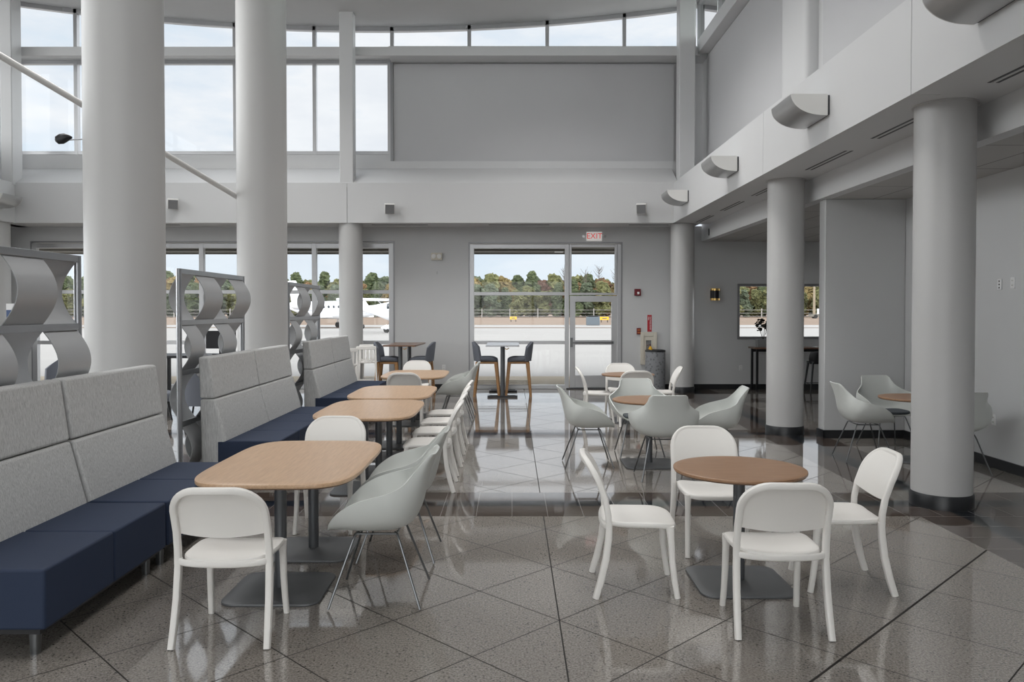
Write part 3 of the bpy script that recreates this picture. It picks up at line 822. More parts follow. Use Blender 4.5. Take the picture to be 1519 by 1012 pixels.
# ---- long tables
def make_long():
    root = thing('long_table', '', 'table')
    MB().slab(superell(0.495,0.785,4.6,96), 0.716, 0.74, 0.004, inner=(0.9,0.5)).build('tabletop', M['oak'], root, smooth=True)
    MB().slab(superell(0.487,0.777,4.6,96), 0.708, 0.717, 0.002, inner=(0.9,)).build('edge', M['edge'], root, smooth=True)
    for y in (-0.41, 0.41):
        MB().cyl(0, y, 0.02, 0.70, 0.037, n=32).build('pedestal', M['dgrey'], root, smooth=True)
        MB().slab(rrect(0.295,0.295,0.09,7,0,y), 0.0, 0.016, 0.005, lambda a,b,yy=y: 0.012*max(0,1-math.hypot(a,b-yy)/0.28), inner=(0.8,0.5,0.25,0.12)).build('base_plate', M['plate'], root, smooth=True)
        MB().box(-0.22,0.22,y-0.03,y+0.03,0.698,0.709).build('support_plate', M['blackm'], root)
    return root
LT = make_long()
for i, (x, y, l) in enumerate(((-1.445,5.36,'oak long table with rounded corners nearest the camera'), (-1.44,8.17,'oak long table beside the middle banquette, nearer of the pair'),
      (-1.46,9.86,'oak long table beside the middle banquette, farther of the pair'), (-1.52,12.62,'oak long table beside the farthest banquette'))):
    if i == 0: LT.location = (x,y,0); LT['label'] = l; LT['group'] = 'oak long tables'
    else: dup(LT, (x,y,0), 0, l, 'oak long tables')
# ---- round tables
def make_round(disc=False):
    root = thing('round_table', '', 'table')
    o = [(0.415*math.cos(2*PI*i/72), 0.415*math.sin(2*PI*i/72)) for i in range(72)]
    MB().slab(o, 0.722, 0.74, 0.004, inner=(0.9,0.5)).build('tabletop', M['oakdk'], root, smooth=True)
    MB().slab([(a*0.982,b*0.982) for a,b in o], 0.714, 0.723, 0.002, inner=(0.9,)).build('edge', M['edge'], root, smooth=True)
    MB().cyl(0, 0, 0.02, 0.712, 0.037, n=32).build('pedestal', M['dgrey'], root, smooth=True)
    out = [(0.26*math.cos(2*PI*i/48), 0.26*math.sin(2*PI*i/48)) for i in range(48)] if disc else rrect(0.295,0.295,0.09,7)
    MB().slab(out, 0.0, 0.016, 0.005, lambda a,b: 0.012*max(0,1-math.hypot(a,b)/0.28), inner=(0.8,0.5,0.25,0.12)).build('base_plate', M['plate'], root, smooth=True)
    return root
RT = make_round(); RT.location = (1.455,5.08,0); RT['label'] = 'round brown-topped table nearest the camera with four white chairs'; RT['group'] = 'round tables'
dup(RT, (1.555,9.0,0), 0, 'round table in the middle with four shell armchairs', 'round tables')
dup(RT, (1.83,12.55,0), 0, 'small far round table near the glass door with four white chairs', 'round tables')
RD = make_round(True); RD.location = (4.70,9.22,0); RD['label'] = 'round table on a disc base in the alcove behind the nearest slender column'; RD['group'] = 'round tables'

# ---- bar tables and stools
def make_bar(top):
    root = thing('bar_table', '', 'table')
    MB().slab(rrect(0.335,0.70,0.03,4), 1.02, 1.05, 0.004, inner=(0.9,)).build('tabletop', top, root, smooth=True)
    for y in (-0.55, 0.55):
        MB().cyl(0, y, 0.03, 1.02, 0.042, n=24).build('pedestal', M['dgrey'], root, smooth=True)
        ft = MB(); ft.box(-0.30,0.30,y-0.10,y-0.06,0.0,0.035); ft.box(-0.30,0.30,y+0.06,y+0.10,0.0,0.035)
        ft.box(-0.30,-0.26,y-0.06,y+0.06,0.0,0.035); ft.box(0.26,0.30,y-0.06,y+0.06,0.0,0.035); ft.box(-0.07,0.07,y-0.06,y+0.06,0.0,0.03)
        ft.build('foot', M['blackm'], root, bevel=0.006)
        kn = MB().sweep([(0.05,y,0.975),(0.09,y,0.96),(0.13,y,0.99)], (0.01,0.01), n=8).build('fold_catch', M['gold'], root, smooth=True)
    return root
mw = simple('pale_grey_laminate', (0.50,0.51,0.54), 0.25)
B1 = make_bar(mw); B1.location = (-0.19,16.5,0); B1['label'] = 'pale-topped high bar table in front of the tall window by the door'
B2 = make_bar(M['walnut']); B2.location = (-2.22,16.5,0); B2.rotation_euler = (0,0,R(-2)); B2['label'] = 'walnut-topped high bar table by the back wall outlet'
def make_stool():
    root = thing('bar_stool', '', 'bar stool')
    def sz(x, y): return 0.5*x*x - 0.04*max(0, (y-0.05)/0.2)**2
    MB().slab(superell(0.225,0.225,4,44), 0.70, 0.785, 0.022, sz).build('seat', M['stoolf'], root, smooth=True)
    def bf(u, v):
        a = R(-205+ 230*u) if False else (u*2-1)
        x = 0.235*math.sin(a*PI/2*0.92); y = -0.10-0.145*math.cos(a*PI/2*0.92)+0.0
        zt = 1.10-0.20*max(0,abs(a)-0.35)**1.3
        z = 0.72+(zt-0.72)*v
        return (x*(1+0.05*v), y-0.045*v, z)
    MB().grid(bf, 24, 8).build('backrest', M['stoolf'], root, smooth=True, solid=0.04)
    fr_ = MB(); 
    for sx in (-1,1): fr_.box(sx*0.185-0.018,sx*0.185+0.018,-0.19,0.19,0.665,0.705)
    for sy in (-1,1): fr_.box(-0.185,0.185,sy*0.185-0.018,sy*0.185+0.018,0.665,0.705)
    fr_.build('seat_frame', M['leg_w'], root, bevel=0.004)
    for sx in (-1,1):
        for sy in (-1,1):
            MB().sweep([(sx*0.185,sy*0.185,0.70),(sx*0.235,sy*0.25,0.0)], [(0.040,0.040),(0.024,0.024)], ref=(1,0,0), n=8, sq=4).build('leg', M['leg_w'], root, smooth=True)
    ftr = MB()
    for zz in (0.245,0.285):
        for sx in (-1,1): ftr.sweep([(sx*0.218,-0.225,zz),(sx*0.218,0.225,zz)], (0.006,0.006), n=8)
        for sy in (-1,1): ftr.sweep([(-0.215,sy*0.228,zz),(0.215,sy*0.228,zz)], (0.006,0.006), n=8)
    ftr.build('footrest', M['blackm'], root, smooth=True)
    return root
S0 = make_stool()
for i, (x, y, f, l) in enumerate(((-0.51,16.2,-90,'slate bar stool on the left of the pale-topped bar table'), (0.13,16.2,90,'slate bar stool on the right of the pale-topped bar table'),
        (-2.50,16.15,-92,'slate bar stool on the left of the walnut bar table'), (-1.86,16.2,88,'slate bar stool on the right of the walnut bar table'))):
    if i == 0: S0.location = (x,y,0); S0.rotation_euler = (0,0,R(f)); S0['label'] = l; S0['group'] = 'slate bar stools'
    else: dup(S0, (x,y,0), R(f), l, 'slate bar stools')

# ---- banquettes; local: x 0 = seat front... built for unit 1.40 long along y, seat front at x=0, back towards -x
def cushion(name, poly, y0, y1, mat, root, bev=0.022):
    o = MB().prism(poly, 'y', y0, y1).build(name, mat, root, smooth=True)
    md = o.modifiers.new('bevel', 'BEVEL'); md.width = bev; md.segments = 3; md.limit_method = 'ANGLE'; md.angle_limit = R(20)
    return o
def make_banq():
    root = thing('banquette', '', 'banquette')
    L = 1.40
    for k in range(2):
        a, b = 0.003+k*L/2, (k+1)*L/2-0.003
        cushion('seat_cushion', [(0,0.15),(0,0.455),(-0.62,0.455),(-0.62,0.15)], a, b, M['navy'], root, 0.014)
    # backrest: lower and upper upholstered blocks (x, z)
    cushion('lower_back', [(-0.545,0.16),(-0.525,0.46),(-0.635,0.868),(-0.785,0.868),(-0.775,0.16)], 0.004, L-0.004, M['heather'], root, 0.02)
    cushion('upper_back', [(-0.637,0.874),(-0.695,1.285),(-0.800,1.285),(-0.787,0.874)], 0.004, L-0.004, M['heather'], root, 0.02)
    MB().box(-0.76,-0.04,0.03,L-0.03,0.12,0.16).build('base_frame', M['blackm'], root)
    for x in (-0.10,-0.66):
        for y in (0.09, L-0.09):
            MB().sweep([(x,y,0.145),(x,y,0.0)], [(0.027,0.027),(0.022,0.022)], n=16, sq=3).build('leg', M['chrome'], root, smooth=True)
    return root
BQ = make_banq()
bq = ((3.94,'navy and grey banquette unit nearest the camera, cut by the left frame edge'), (5.37,'banquette unit just beyond the nearest one, in front of the first thick column'),
      (7.85,'nearer half of the middle banquette pair, behind the first long table'), (9.26,'farther half of the middle banquette pair, in front of the second thick column'),
      (11.75,'nearer half of the farthest banquette pair'), (13.16,'farther half of the farthest banquette pair, before the slender column'))
for i, (y, l) in enumerate(bq):
    if i == 0: BQ.location = (-2.33,y,0); BQ['label'] = l; BQ['group'] = 'high-back banquettes'
    else: dup(BQ, (-2.33+(0.0 if i < 2 else 0.03),y,0), 0, l, 'high-back banquettes')

# ---- wave dividers
RAILS = [2.13, 1.625, 1.13, 0.63, 0.12]
def divider(y0, n, w, start, label, xb=-3.25, edges=None):
    root = thing('wave_divider', label, 'divider', (xb, y0, 0), 0, 'curved metal screen dividers')
    edges = edges or [j*w for j in range(n+1)]
    L = edges[-1]
    for y in (0, L): MB().sweep([(0,y,0),(0,y,2.155)], (0.026,0.026), n=20).build('post', M['postm'], root, smooth=True)
    for i, z in enumerate(RAILS):
        hh = 0.026
        MB().box(-0.02,0.02,0.02,L-0.02,z-hh,z+hh).build('rail', M['postm'], root, bevel=0.004)
    for k in range(4):
        zt, zb = RAILS[k]-0.024, RAILS[k+1]+0.024
        sag = 0.107; zm = (zt+zb)/2; hz = (zt-zb)/2
        for j in range(n):
            sg = 1 if (j+k+start) % 2 == 0 else -1
            ya, yb_ = edges[j]+0.003, edges[j+1]-0.003
            if j == 0: ya += 0.02
            if j == n-1: yb_ -= 0.02
            def wf_(u, v, ya=ya, yb_=yb_, sg=sg, zm=zm, hz=hz, sag=sag):
                q = 2*v-1
                return (sg*sag*(0.55*math.cos(q*PI/2)+0.45*(1-q*q)), ya+(yb_-ya)*u, zm+hz*q)
            MB().grid(wf_, 2, 20).build('wave_panel', M['wave'], root, smooth=True, solid=0.006)
    return root
divider(4.16, 4, 0.45, 0, 'curved silver screen divider behind the nearest banquette, cut by the left frame edge')
divider(7.77, 4, 0.455, 1, 'curved silver screen divider between the two thick columns', edges=[0,0.38,0.89,1.32,1.83])
divider(11.55, 4, 0.455, 1, 'curved silver screen divider beyond the second thick column', edges=[0,0.38,0.89,1.32,1.83])

# ---- bin
bn = thing('waste_bin', 'grey patterned cylindrical bin with black rim beside the back column', 'bin', (3.12,17.32,0))
mbn, g_, p_ = new_mat('patterned_bin')
vd, vc = g_.voro(g_.obj(), 16)
g_.put(p_.inputs['Base Color'], g_.ramp(vd, [(0.25,(0.14,0.145,0.155)),(0.42,(0.24,0.245,0.26))])); p_.inputs['Roughness'].default_value = 0.5
MB().lathe(0,0,[(0.205,0.0),(0.215,0.02),(0.215,0.84)],48).build('body', mbn, bn, smooth=True)
MB().lathe(0,0,[(0.222,0.84),(0.222,0.875),(0.20,0.885),(0.15,0.86)],48).build('rim', M['black'], bn, smooth=True)

# ---- side room console with plant and stool
cs = thing('console_counter', 'thin black-legged console with brown top under the side window', 'console', (0,0,0))
MB().box(5.17,7.3,16.95,17.42,0.915,0.95).build('counter_top', M['walnut'], cs, bevel=0.006)
for x in (5.24, 7.1):
    for y in (17.0, 17.36): MB().box(x-0.022,x+0.022,y-0.022,y+0.022,0,0.915).build('leg', M['blackm'], cs)
MB().box(5.24,7.1,17.34,17.38,0.84,0.915).build('apron', M['blackm'], cs)
pp = thing('potted_plant', 'dark leafy plant in a square grey planter on the side room console', 'potted plant', (5.42,17.18,0.95))
pt = MB(); pt.prism([(-0.13,0),(0.13,0),(0.14,0.17),(-0.14,0.17)],'y',-0.09,0.09); pt.build('planter', M['stone'], pp, bevel=0.006)
rs_ = random.Random(3)
lf = MB(); sm = MB()
for c in range(7):
    a = c*2.4; bx_, by_, bz_ = 0.10*math.cos(a), 0.07*math.sin(a), 0.36+0.05*c*0.55+0.05*rs_.random()
    sm.sweep([(0,0,0.15),(bx_*0.4,by_*0.4,0.26),(bx_,by_,bz_)], (0.004,0.004), n=6)
    for q in range(9):
        l_ = Vector((bx_+0.07*(rs_.random()-.5)*1.6, by_+0.07*(rs_.random()-.5)*1.6, bz_+0.06*(rs_.random()-.5)*1.6))
        r_ = 0.028+0.014*rs_.random()
        d1 = Vector((rs_.random()-.5, rs_.random()-.5, rs_.random()-.5)).normalized(); d2 = d1.cross(Vector((0,0.3,1))).normalized(); d3 = d1.cross(d2)
        ring_ = [l_ + d1*(r_*math.cos(t*PI/4)) + d2*(r_*math.sin(t*PI/4)) + d3*0.006*math.cos(t*PI/2) for t in range(8)]
        top_ = lf.ring(ring_); bot_ = lf.ring([p - d3*0.006 for p in ring_]); lf.bridge(top_, bot_); lf.cap(top_); lf.cap(bot_, True)
lf.build('leaves', M['leafblk'], pp); sm.build('stems', M['trunk'], pp)
bs = thing('black_stool', 'black moulded high stool tucked at the side room console', 'stool', (6.42,16.75,0), 0)
MB().slab(superell(0.19,0.19,3,36), 0.64,0.67,0.01).build('seat', M['blackm'], bs, smooth=True)
MB().grid(lambda u,v: ((u-0.5)*(0.34+0.06*math.sin(v*PI)), -0.16-0.06*v+0.10*(2*u-1)**2, 0.62+0.26*v), 14, 8).build('backrest', M['blackm'], bs, smooth=True, solid=0.015)
for sx in (-1,1):
    for sy in (-1,1): MB().sweep([(sx*0.13,sy*0.13,0.65),(sx*0.20,sy*0.20,0.0)], [(0.022,0.022),(0.014,0.014)], n=8, sq=3).build('leg', M['blackm'], bs, smooth=True)
q = MB()
for s_ in (-1,1): q.sweep([(-0.18,s_*0.18,0.2),(0.18,s_*0.18,0.2)],(0.008,0.008),n=6); q.sweep([(s_*0.18,-0.18,0.2),(s_*0.18,0.18,0.2)],(0.008,0.008),n=6)
q.build('footrest', M['blackm'], bs)
lab(MB().box(6.52,6.75,17.0,17.25,0.95,0.962).build('paper_stack', M['plastw']), 'white paper lying on the side room console', 'papers')

# ---- lounge behind the dividers (seen through gaps)
def lounge_chair(x, y, rz, label, m_=None, bh=0.5):
    root = thing('lounge_chair', label, 'chair', (x,y,0), rz, 'dark lounge chairs behind the dividers')
    mm = m_ or M['stoolf']
    MB().slab(superell(0.30,0.30,4,40), 0.30,0.44,0.03).build('seat', mm, root, smooth=True)
    MB().grid(lambda u,v: (0.33*math.sin((2*u-1)*1.5), -0.05-0.28*math.cos((2*u-1)*1.5)-0.05*v, 0.30+(bh-0.2*abs(2*u-1)**2)*v), 20, 8).build('backrest', mm, root, smooth=True, solid=0.05)
    for sx in (-1,1):
        for sy in (-1,1): MB().sweep([(sx*0.2,sy*0.2,0.32),(sx*0.26,sy*0.26,0)], (0.015,0.015), n=8).build('leg', M['blackm'], root)
lounge_chair(-4.75, 12.3, R(10), 'dark curved lounge chair in front of the black table seen through the middle divider')
lounge_chair(-5.75, 12.7, R(-60), 'dark curved lounge chair left of the black table behind the middle divider')
lounge_chair(-5.0, 14.3, R(180), 'dark curved lounge chair on the window side of the black table')
lounge_chair(-5.15, 8.9, R(150), 'tall dark rounded lounge chair seen through the second row of the nearest divider', None, 0.97)
wt = thing('work_table', 'black-framed table seen through the middle divider', 'table', (-5.1,13.4,0))
MB().slab(rrect(0.9,0.4,0.04,4), 0.96,1.0,0.006,inner=(0.9,)).build('tabletop', M['blackm'], wt, smooth=True)
for sx in (-1,1):
    for sy in (-1,1): MB().box(sx*0.82-0.025,sx*0.82+0.025,sy*0.33-0.025,sy*0.33+0.025,0,0.97).build('leg', M['blackm'], wt)
mo = thing('table_lamp_box', 'dark boxy monitor standing on the black table behind the divider', 'monitor', (-4.9,13.4,1.0))
MB().box(-0.25,0.25,-0.015,0.015,0.10,0.40).build('screen', M['blackm'], mo, bevel=0.004)
MB().box(-0.03,0.03,-0.01,0.03,0.01,0.15).build('neck', M['blackm'], mo); MB().box(-0.12,0.12,-0.08,0.08,0,0.012).build('foot', M['blackm'], mo)
mo.name = 'desktop_monitor'
br = thing('brochure_stand', 'white-headed blue brochure stand at the left edge behind the nearest divider', 'brochure stand', (-7.15,11.4,0))
MB().box(-0.09,0.09,0,0.04,1.55,1.84).build('panel', M['carton'], br); MB().box(-0.09,0.09,-0.004,0.0,1.75,1.84).build('header', M['plastw'], br)
st_ = MB(); st_.box(-0.02,0.02,0,0.03,0.02,1.55); st_.box(-0.15,0.15,-0.12,0.16,0,0.02); st_.build('stand', M['blackm'], br)
# white slatted high chairs near the back windows
def white_stool(x, y, rz, label):
    root = thing('white_high_stool', label, 'bar stool', (x,y,0), rz, 'white slatted stools by the back window')
    MB().slab(superell(0.2,0.2,4,36), 0.69,0.72,0.01).build('seat', M['white'], root, smooth=True)
    for sx in (-1,1):
        for sy, h_ in ((-1,1.02),(1,0.70)):
            MB().sweep([(sx*0.18,sy*0.18,h_),(sx*0.21,sy*0.21,0.0)], (0.018,0.018), ref=(1,0,0), n=8, sq=3).build('leg', M['white'], root, smooth=True)
    MB().box(-0.19,0.19,-0.20,-0.165,0.96,1.03).build('top_rail', M['white'], root, bevel=0.008)
    for x_ in (-0.11,-0.037,0.037,0.11): MB().box(x_-0.016,x_+0.016,-0.195,-0.175,0.71,0.97).build('slat', M['white'], root)
    q = MB()
    for sy in (-1,1): q.box(-0.2,0.2,sy*0.2-0.012,sy*0.2+0.012,0.28,0.31)
    q.build('stretcher', M['white'], root)
white_stool(-2.93, 16.0, R(10), 'white slatted high stool right of the far left slender column')
white_stool(-2.98, 16.75, R(0), 'white slatted high stool closest to the back window')
white_stool(-3.15, 15.1, R(20), 'white slatted high stool half hidden behind the farthest banquette')

# ================================================================== OUTSIDE
st(MB().box(-60, 60, YB+0.25, 21.1, -0.2, -0.01).build('trim_19', M['walk']))
st(MB().grid(lambda u,v: (-260+520*u, 21.1+73*v, -0.02), 1, 1).build('trim_20', M['conc']))
st(MB().grid(lambda u,v: (-500+1000*u, 94+500*v, -0.02), 1, 1).build('trim_21', M['grass']))
st(MB().grid(lambda u,v: (-60+118*u, 78+4.0*v*(1-0.8*u), 0.0), 8, 1).build('trim_22', M['grass']))
st(MB().grid(lambda u,v: (-260+520*u, -60+(YB+59.8)*v, -0.03), 1, 1).build('trim_23', M['conc']))
# canopy over the back windows
cn = MB(); cn.box(-12, 9, YB+0.26, 20.6, 3.22, 3.5); cn.box(-12,9,20.5,20.65,3.19,3.6); cn.box(-12,9,19.2,19.3,3.17,3.22)
st(cn.build('trim_24', M['eave']))
lab(MB().box(1.05,1.25,19.4,19.75,3.17,3.219).build('canopy_light', M['plastw']), 'small white light under the canopy outside the tall window', 'light')
# outside left pier
# fence
fe = thing('perimeter_fence', 'long thin wire fence along the trees beyond the airfield', 'fence', (0,185,0))
f_ = MB()
for z in (0.3,1.0,1.75): f_.box(-150,110,-0.05,0.05,z-0.035,z+0.035)
f_.build('rails', M['conc'], fe)
for i in range(40):
    x = -150+i*6.5; MB().box(x-0.10,x+0.10,-0.1,0.1,0,2.1).build('post', M['conc'], fe)
# signs, box
def ysign(x, y, w, h, label):
    r_ = thing('taxiway_sign', label, 'sign', (x,y,0))
    MB().box(-w/2,w/2,-0.1,0.1,0.35,0.35+h).build('panel', M['yellow'], r_)
    for s_ in (-1,1): MB().box(s_*w*0.35-0.05,s_*w*0.35+0.05,-0.05,0.05,0,0.35).build('leg', M['blackm'], r_)
    MB().box(-w*0.25,w*0.25,-0.115,-0.1,0.35+h*0.3,0.35+h*0.65).build('marking', M['eave'], r_)
ysign(0.2, 118, 1.0, 0.42, 'yellow airfield sign seen through the tall window left of the door')
ysign(13.0, 112, 1.25, 0.45, 'yellow airfield sign beside the grey box seen through the door')
gb = thing('equipment_box', 'dark grey equipment box on the apron seen through the glass door', 'equipment', (9.35,92,0))
MB().box(-0.75,0.75,-0.5,0.5,0,0.95).build('body', M['boxg'], gb, bevel=0.04)
MB().box(-0.6,0.6,-0.4,0.4,0.95,1.1).build('lid', M['blackm'], gb, bevel=0.03)
ut = thing('utility_pole', 'wooden utility pole in front of the trees seen through the side window', 'pole', (64.5,170,0))
MB().cyl(0,0,0,8.5,0.28,0.2,10).build('pole', M['walk'], ut); MB().box(-1.2,1.2,-0.1,0.1,7.6,7.8).build('crossarm', M['walk'], ut)
ubx = thing('white_truck', 'tiny white truck beside the utility pole beyond the field', 'truck', (64.3,165,0))
MB().box(-0.9,0.9,-0.6,0.6,0.6,2.0).build('cab', M['planew'], ubx, bevel=0.1); MB().box(-2.6,2.6,-0.7,0.7,0.35,0.9).build('chassis', M['eave'], ubx)
for sx in (-1.6,1.6): MB().sweep([(sx,-0.75,0.4),(sx,0.75,0.4)],(0.4,0.4),ref=(0,0,1),n=14).build('wheel', M['tyre'], ubx)

# trees
def tree_proto(kind, seed):
    nm, mt = FOL[kind]
    rr = random.Random(seed)
    root = thing('tree', nm + ' in the line of woods beyond the airfield', 'tree', group='%ss beyond the airfield' % nm)
    mb = MB()
    H = 11.0 if kind in (1,5) else (12.5 if kind == 0 else 10.5)
    for c in range(34):
        if kind == 0:
            t_ = c/33; a = rr.uniform(0,6.28); d_ = rr.uniform(0.2,3.0)*math.sqrt(max(0.05,1.06-t_))*0.8
            cx, cy, cz, cr = d_*math.cos(a), d_*math.sin(a), 1.4+t_*(H-2.4), rr.uniform(0.85,1.4)*(1.1-0.3*t_)
        else:
            a = rr.uniform(0,6.28); q_ = rr.random(); zz = 1.4+q_*(H-2.6); d_ = rr.uniform(0.6,2.6)*math.sqrt(max(0.12,1-(2*q_-0.9)**2))
            cx, cy, cz, cr = d_*math.cos(a), d_*math.sin(a), zz, rr.uniform(0.75,1.35)
        nu, nv = 14, 9
        off = rr.uniform(0,50)
        def sp(u, v, cx=cx, cy=cy, cz=cz, cr=cr, off=off):
            th, ph = u*2*PI, v*PI
            dn = Vector((math.sin(ph)*math.cos(th), math.sin(ph)*math.sin(th), math.cos(ph)))
            r_ = cr*(1+0.5*noise.noise(dn*2.2+Vector((off,0,0)))+0.5*noise.noise(dn*5+Vector((0,off,0))))
            return Vector((cx,cy,cz))+dn*r_
        mb.grid(sp, nu, nv)
    mb.build('crown', mt, root, smooth=False, fix=False)
    MB().sweep([(0,0,0),(0.1,0,3),(0,0.1,H-2.5)], [(0.28,0.28),(0.2,0.2),(0.06,0.06)], n=8).build('trunk', M['trunk'], root)
    return root
protos = []
for k in range(6):
    for s_ in range(2): protos.append((k, tree_proto(k, 10*k+s_)))
usedp = set()
def place_tree(k, x, y, sc_, rnd):
    opts = [i for i, p in enumerate(protos) if p[0] == k]; i = rnd.choice(opts); pr_ = protos[i][1]
    rz = rnd.uniform(0,6.28)
    if i not in usedp:
        usedp.add(i); t = pr_; t.location = (x,y,-0.1); t.rotation_euler = (0,0,rz)
    else: t = dup(pr_, (x,y,-0.1), rz, pr_['label'], pr_['group'])
    t.scale = (sc_*rnd.uniform(1.0,1.25), sc_*rnd.uniform(1.0,1.25), sc_)
rn = random.Random(21)
x = -150
while x < 112:
    place_tree(rn.choice([0,1,1,5,1,3,5]), x, 195+rn.uniform(-5,5), rn.uniform(0.60,0.80), rn); x += rn.uniform(2.9,4.0)
x = -160
while x < 122:
    hh = 0.92+0.07*math.sin(x*0.07+1.0)+rn.uniform(-0.08,0.08)
    place_tree(rn.choice([0,0,1,2,3,5,1,2,4,0]), x, 208+rn.uniform(-5,5), hh, rn); x += rn.uniform(3.0,4.2)
for i, p in enumerate(protos):
    if i not in usedp: place_tree(p[0], rn.uniform(-60,60), 214, 0.95, rn)
x = -158
while x < 120:
    place_tree(rn.choice([0,1,5,1,0,2]), x, 217+rn.uniform(-2,2), 0.95+rn.uniform(-0.05,0.08), rn); x += rn.uniform(3.4,4.6)
# bare birches
for x, h_ in ((13.5,12.6),(19,12.2),(22.5,13.0),(27,12.4)):
    root = thing('bare_tree', 'leafless pale-branched tree rising above the woods over the door', 'tree', (x,206,0), 0, 'leafless trees over the door')
    MB().sweep([(0,0,0),(0.1,0,6),(0,0,h_)], [(0.22,0.22),(0.14,0.14),(0.04,0.04)], n=6).build('trunk', M['trunk'], root)
    b = MB()
    for k in range(46):
        z0 = rn.uniform(5,h_-0.6); a = rn.uniform(0,6.28); l_ = rn.uniform(0.8,2.4)*(1.2-z0/h_*0.6)
        b.sweep([(0,0,z0),(l_*0.6*math.cos(a),l_*0.6*math.sin(a),z0+l_*0.5),(l_*math.cos(a),l_*math.sin(a),z0+l_*1.1)], [(0.05,0.05),(0.04,0.04),(0.02,0.02)], n=4)
    b.build('branches', M['trunk'], root)

# aircraft ------------------------------------------------------------
def jet(x, y, rz):
    root = thing('business_jet', 'white business jet with tall tail parked left, seen through the left windows', 'aircraft', (x,y,0), rz)
    # along local +x (nose), length 13
    st_pts = [(-6.5,1.95,0.12,0.12),(-5.2,1.95,0.45,0.45),(-3.5,1.85,0.72,0.75),(-1.0,1.75,0.86,0.88),(2.5,1.75,0.86,0.88),(4.2,1.70,0.74,0.74),(5.4,1.55,0.50,0.46),(6.2,1.42,0.25,0.22),(6.5,1.38,0.06,0.06)]
    MB().sweep([(a,0,z) for a,z,_,_ in st_pts], [(w,h_) for _,_,w,h_ in st_pts], ref=(0,1,0), n=28).build('fuselage', M['planew'], root, smooth=True)
    MB().sweep([(a,0,z-0.10) for a,z,_,_ in st_pts[1:-1]], [(w+0.012,h_*0.10) for _,_,w,h_ in st_pts[1:-1]], ref=(0,1,0), n=16).build('stripe', M['planeb'], root, smooth=True)
    MB().prism([(-6.7,4.75),(-5.5,4.75),(-3.6,2.5),(-6.0,2.1)], 'y', -0.08, 0.08).build('tail_fin', M['planew'], root, bevel=0.05)
    MB().prism([(-6.9,-2.3),(-6.2,-2.3),(-5.4,0),(-6.2,2.3),(-6.9,2.3)], 'z', 3.6, 3.72).build('tailplane', M['planew'], root, bevel=0.03)
    w_ = MB()
    for s_ in (-1,1): w_.prism([(1.2,0),(-0.9,0),(-1.6,s_*6.4),(-0.8,s_*6.4)], 'z', 1.0, 1.14)
    w_.build('wing', M['planew'], root, bevel=0.03)
    for s_ in (-1,1):
        e = MB().sweep([(-4.6,s_*1.25,2.25),(-3.9,s_*1.25,2.25),(-2.6,s_*1.25,2.25),(-2.2,s_*1.25,2.25)], [(0.26,0.26),(0.42,0.42),(0.44,0.44),(0.36,0.36)], ref=(0,1,0), n=20).build('engine', M['planew'], root, smooth=True)
        MB().sweep([(-2.19,s_*1.25,2.25),(-2.17,s_*1.25,2.25)], (0.30,0.30), ref=(0,1,0), n=20).build('intake', M['planeg'], e)
        MB().box(-3.7,-2.7,min(s_*0.6,s_*1.2),max(s_*0.6,s_*1.2),2.15,2.3).build('pylon', M['planew'], root)
        for k in range(5):
            MB().sweep([(2.3-k*0.75,s_*0.80,2.02),(2.3-k*0.75,s_*0.865,2.0)], (0.14,0.19), ref=(1,0,0), n=16).build('cabin_window', M['planeg'], root)
        MB().sweep([(-0.7,s_*1.5,1.05),(-0.7,s_*1.5,0.3)], (0.06,0.06), n=8).build('gear_strut', M['chrome'], root)
        MB().sweep([(-0.7,s_*1.5-0.1,0.28),(-0.7,s_*1.5+0.1,0.28)], (0.28,0.28), ref=(1,0,0), n=18).build('wheel', M['tyre'], root)
    MB().sweep([(3.9,0,2.15),(4.5,0,2.02),(5.1,0,1.78)], [(0.62,0.34),(0.56,0.30),(0.40,0.22)], ref=(0,1,0), n=18).build('windscreen', M['planeg'], root, smooth=True)
    MB().sweep([(4.7,0,1.1),(4.7,0,0.2)], (0.05,0.05), n=8).build('nose_strut', M['chrome'], root)
    MB().sweep([(4.7,-0.08,0.2),(4.7,0.08,0.2)], (0.2,0.2), ref=(1,0,0), n=16).build('wheel', M['tyre'], root)
    return root
jet(-17.8, 78, R(-38))
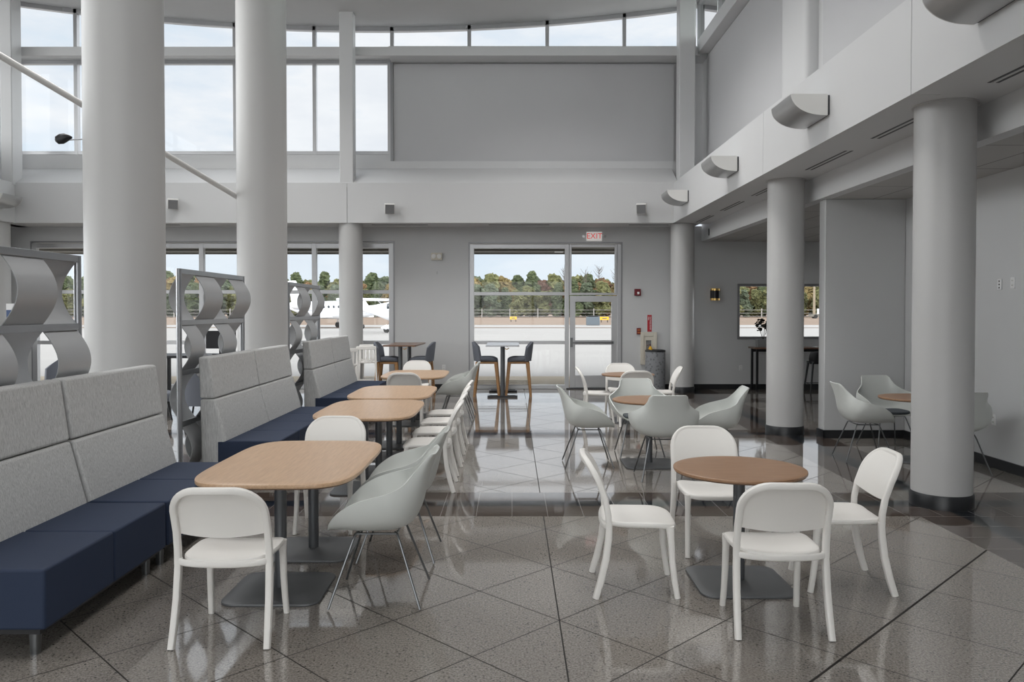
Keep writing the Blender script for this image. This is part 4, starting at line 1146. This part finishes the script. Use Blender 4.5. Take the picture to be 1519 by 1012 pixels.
def prop(x, y, rz):
    root = thing('high_wing_airplane', 'white high-wing propeller airplane partly hidden by the wall, seen in the rightmost left window', 'aircraft', (x,y,0), rz)
    pts = [(-4.6,1.9,0.10,0.14),(-2.5,1.75,0.30,0.40),(-0.8,1.65,0.60,0.75),(0.8,1.60,0.66,0.80),(1.8,1.45,0.58,0.56),(2.7,1.35,0.45,0.42),(3.1,1.35,0.15,0.15)]
    MB().sweep([(a,0,z) for a,z,_,_ in pts], [(w,h_) for _,_,w,h_ in pts], ref=(0,1,0), n=24).build('fuselage', M['planew'], root, smooth=True)
    MB().box(-0.2,1.45,-6.2,6.2,2.42,2.60).build('wing', M['planew'], root, bevel=0.06)
    MB().sweep([(-0.6,0,2.0),(0.4,0,2.08),(1.3,0,1.95)], [(0.62,0.30),(0.69,0.34),(0.60,0.26)], ref=(0,1,0), n=20, sq=3).build('cabin_glazing', M['planeg'], root, smooth=True)
    MB().prism([(-4.8,3.1),(-4.2,3.1),(-3.1,2.0),(-4.6,1.9)], 'y', -0.05, 0.05).build('tail_fin', M['planew'], root)
    MB().box(-4.8,-4.0,-1.6,1.6,1.98,2.06).build('tailplane', M['planew'], root)
    for s_ in (-1,1):
        MB().sweep([(0.5,s_*0.6,1.1),(0.6,s_*2.8,2.45)], (0.05,0.03), n=8).build('wing_strut', M['planew'], root)
        MB().sweep([(0.0,s_*0.5,1.0),(0.0,s_*1.25,0.35)], (0.05,0.05), n=8).build('gear_leg', M['planew'], root)
        wv = MB().sweep([(0.0,s_*1.25-0.08,0.25),(0.0,s_*1.25+0.08,0.25)], (0.25,0.25), ref=(1,0,0), n=16).build('wheel', M['tyre'], root)
        MB().sweep([(-0.55,s_*1.25,0.38),(0,s_*1.25,0.42),(0.4,s_*1.25,0.36)], [(0.04,0.06),(0.14,0.22),(0.06,0.1)], ref=(0,1,0), n=12).build('wheel_fairing', M['planew'], wv, smooth=True)
    MB().sweep([(2.3,0,1.0),(2.3,0,0.2)], (0.05,0.05), n=8).build('nose_strut', M['planew'], root)
    MB().sweep([(2.3,-0.08,0.2),(2.3,0.08,0.2)], (0.2,0.2), ref=(1,0,0), n=14).build('wheel', M['tyre'], root)
    MB().box(3.1,3.14,-0.06,0.06,0.4,2.3).build('propeller', M['blackm'], root)
prop(-8.9, 62, R(-35))

# ================================================================== WORLD
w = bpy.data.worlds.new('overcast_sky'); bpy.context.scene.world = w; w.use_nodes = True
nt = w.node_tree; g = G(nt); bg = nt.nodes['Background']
gen = nt.nodes.new('ShaderNodeTexCoord').outputs['Generated']
x_, y_, z_ = g.sep(gen)
vec = g.mapping(gen, scale=(1.0,1.0,3.2))
c1 = g.noise(vec, 3.2, 6, 0.6); c2 = g.noise(vec, 1.3, 3, 0.5)
cl = g.m('ADD', g.m('MULTIPLY', c1, 0.65), g.m('MULTIPLY', c2, 0.35))
blue = (0.62,0.74,0.87,1); white = (0.86,0.88,0.92,1); grey = (0.70,0.735,0.79,1)
col = g.ramp(cl, [(0.38,(0.66,0.77,0.88)),(0.46,(0.76,0.82,0.90)),(0.54,(0.90,0.915,0.95)),(0.68,(0.78,0.81,0.87))])
# added sky strength overhead, behind and sideways, out of view, to light the interior
def sstep(v, a, b):
    n = nt.nodes.new('ShaderNodeMapRange'); n.interpolation_type = 'SMOOTHSTEP'
    g.put(n.inputs[0], v); n.inputs[1].default_value = a; n.inputs[2].default_value = b
    return n.outputs[0]
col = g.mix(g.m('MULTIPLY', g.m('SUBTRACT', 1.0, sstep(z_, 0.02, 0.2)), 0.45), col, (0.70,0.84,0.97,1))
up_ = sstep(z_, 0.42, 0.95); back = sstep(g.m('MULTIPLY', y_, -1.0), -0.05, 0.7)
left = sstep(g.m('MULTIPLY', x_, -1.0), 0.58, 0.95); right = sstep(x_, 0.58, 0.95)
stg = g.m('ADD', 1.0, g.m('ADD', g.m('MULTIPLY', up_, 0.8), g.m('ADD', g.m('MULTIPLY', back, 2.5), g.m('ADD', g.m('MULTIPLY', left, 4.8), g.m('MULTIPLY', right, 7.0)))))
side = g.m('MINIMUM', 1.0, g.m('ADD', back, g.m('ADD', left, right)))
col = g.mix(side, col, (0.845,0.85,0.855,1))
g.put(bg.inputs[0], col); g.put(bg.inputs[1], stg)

# added fill lights under the high ceiling, out of view, to brighten the hall
for lx in (-5.2, 0.9):
    for ly, le in ((3.5,50), (7.5,62), (11.0,80), (13.6,92)):
        ld = bpy.data.lights.new('overhead_fill', 'AREA'); ld.shape = 'DISK'; ld.size = 2.2; ld.energy = le; ld.spread = R(120); ld.color = (1.0,0.995,0.98)
        lo = bpy.data.objects.new('overhead_fill', ld); COL.objects.link(lo); lo.location = (lx, ly, ceil_h(lx)-0.05)

# ================================================================== CAMERA
cam = bpy.data.cameras.new('camera'); co = bpy.data.objects.new('camera', cam); COL.objects.link(co)
cam.sensor_width = 36; cam.lens = 1181/1519*36; cam.shift_y = -24.4/1519
co.location = (0,0,1.75); co.rotation_euler = (R(90-1.05), 0, 0)
cam.clip_end = 2000
sce = bpy.context.scene; sce.camera = co
vs = sce.view_settings; vs.view_transform = 'Standard'; vs.look = 'None'; vs.gamma = 1; vs.use_curve_mapping = False
vs.exposure = 0.10
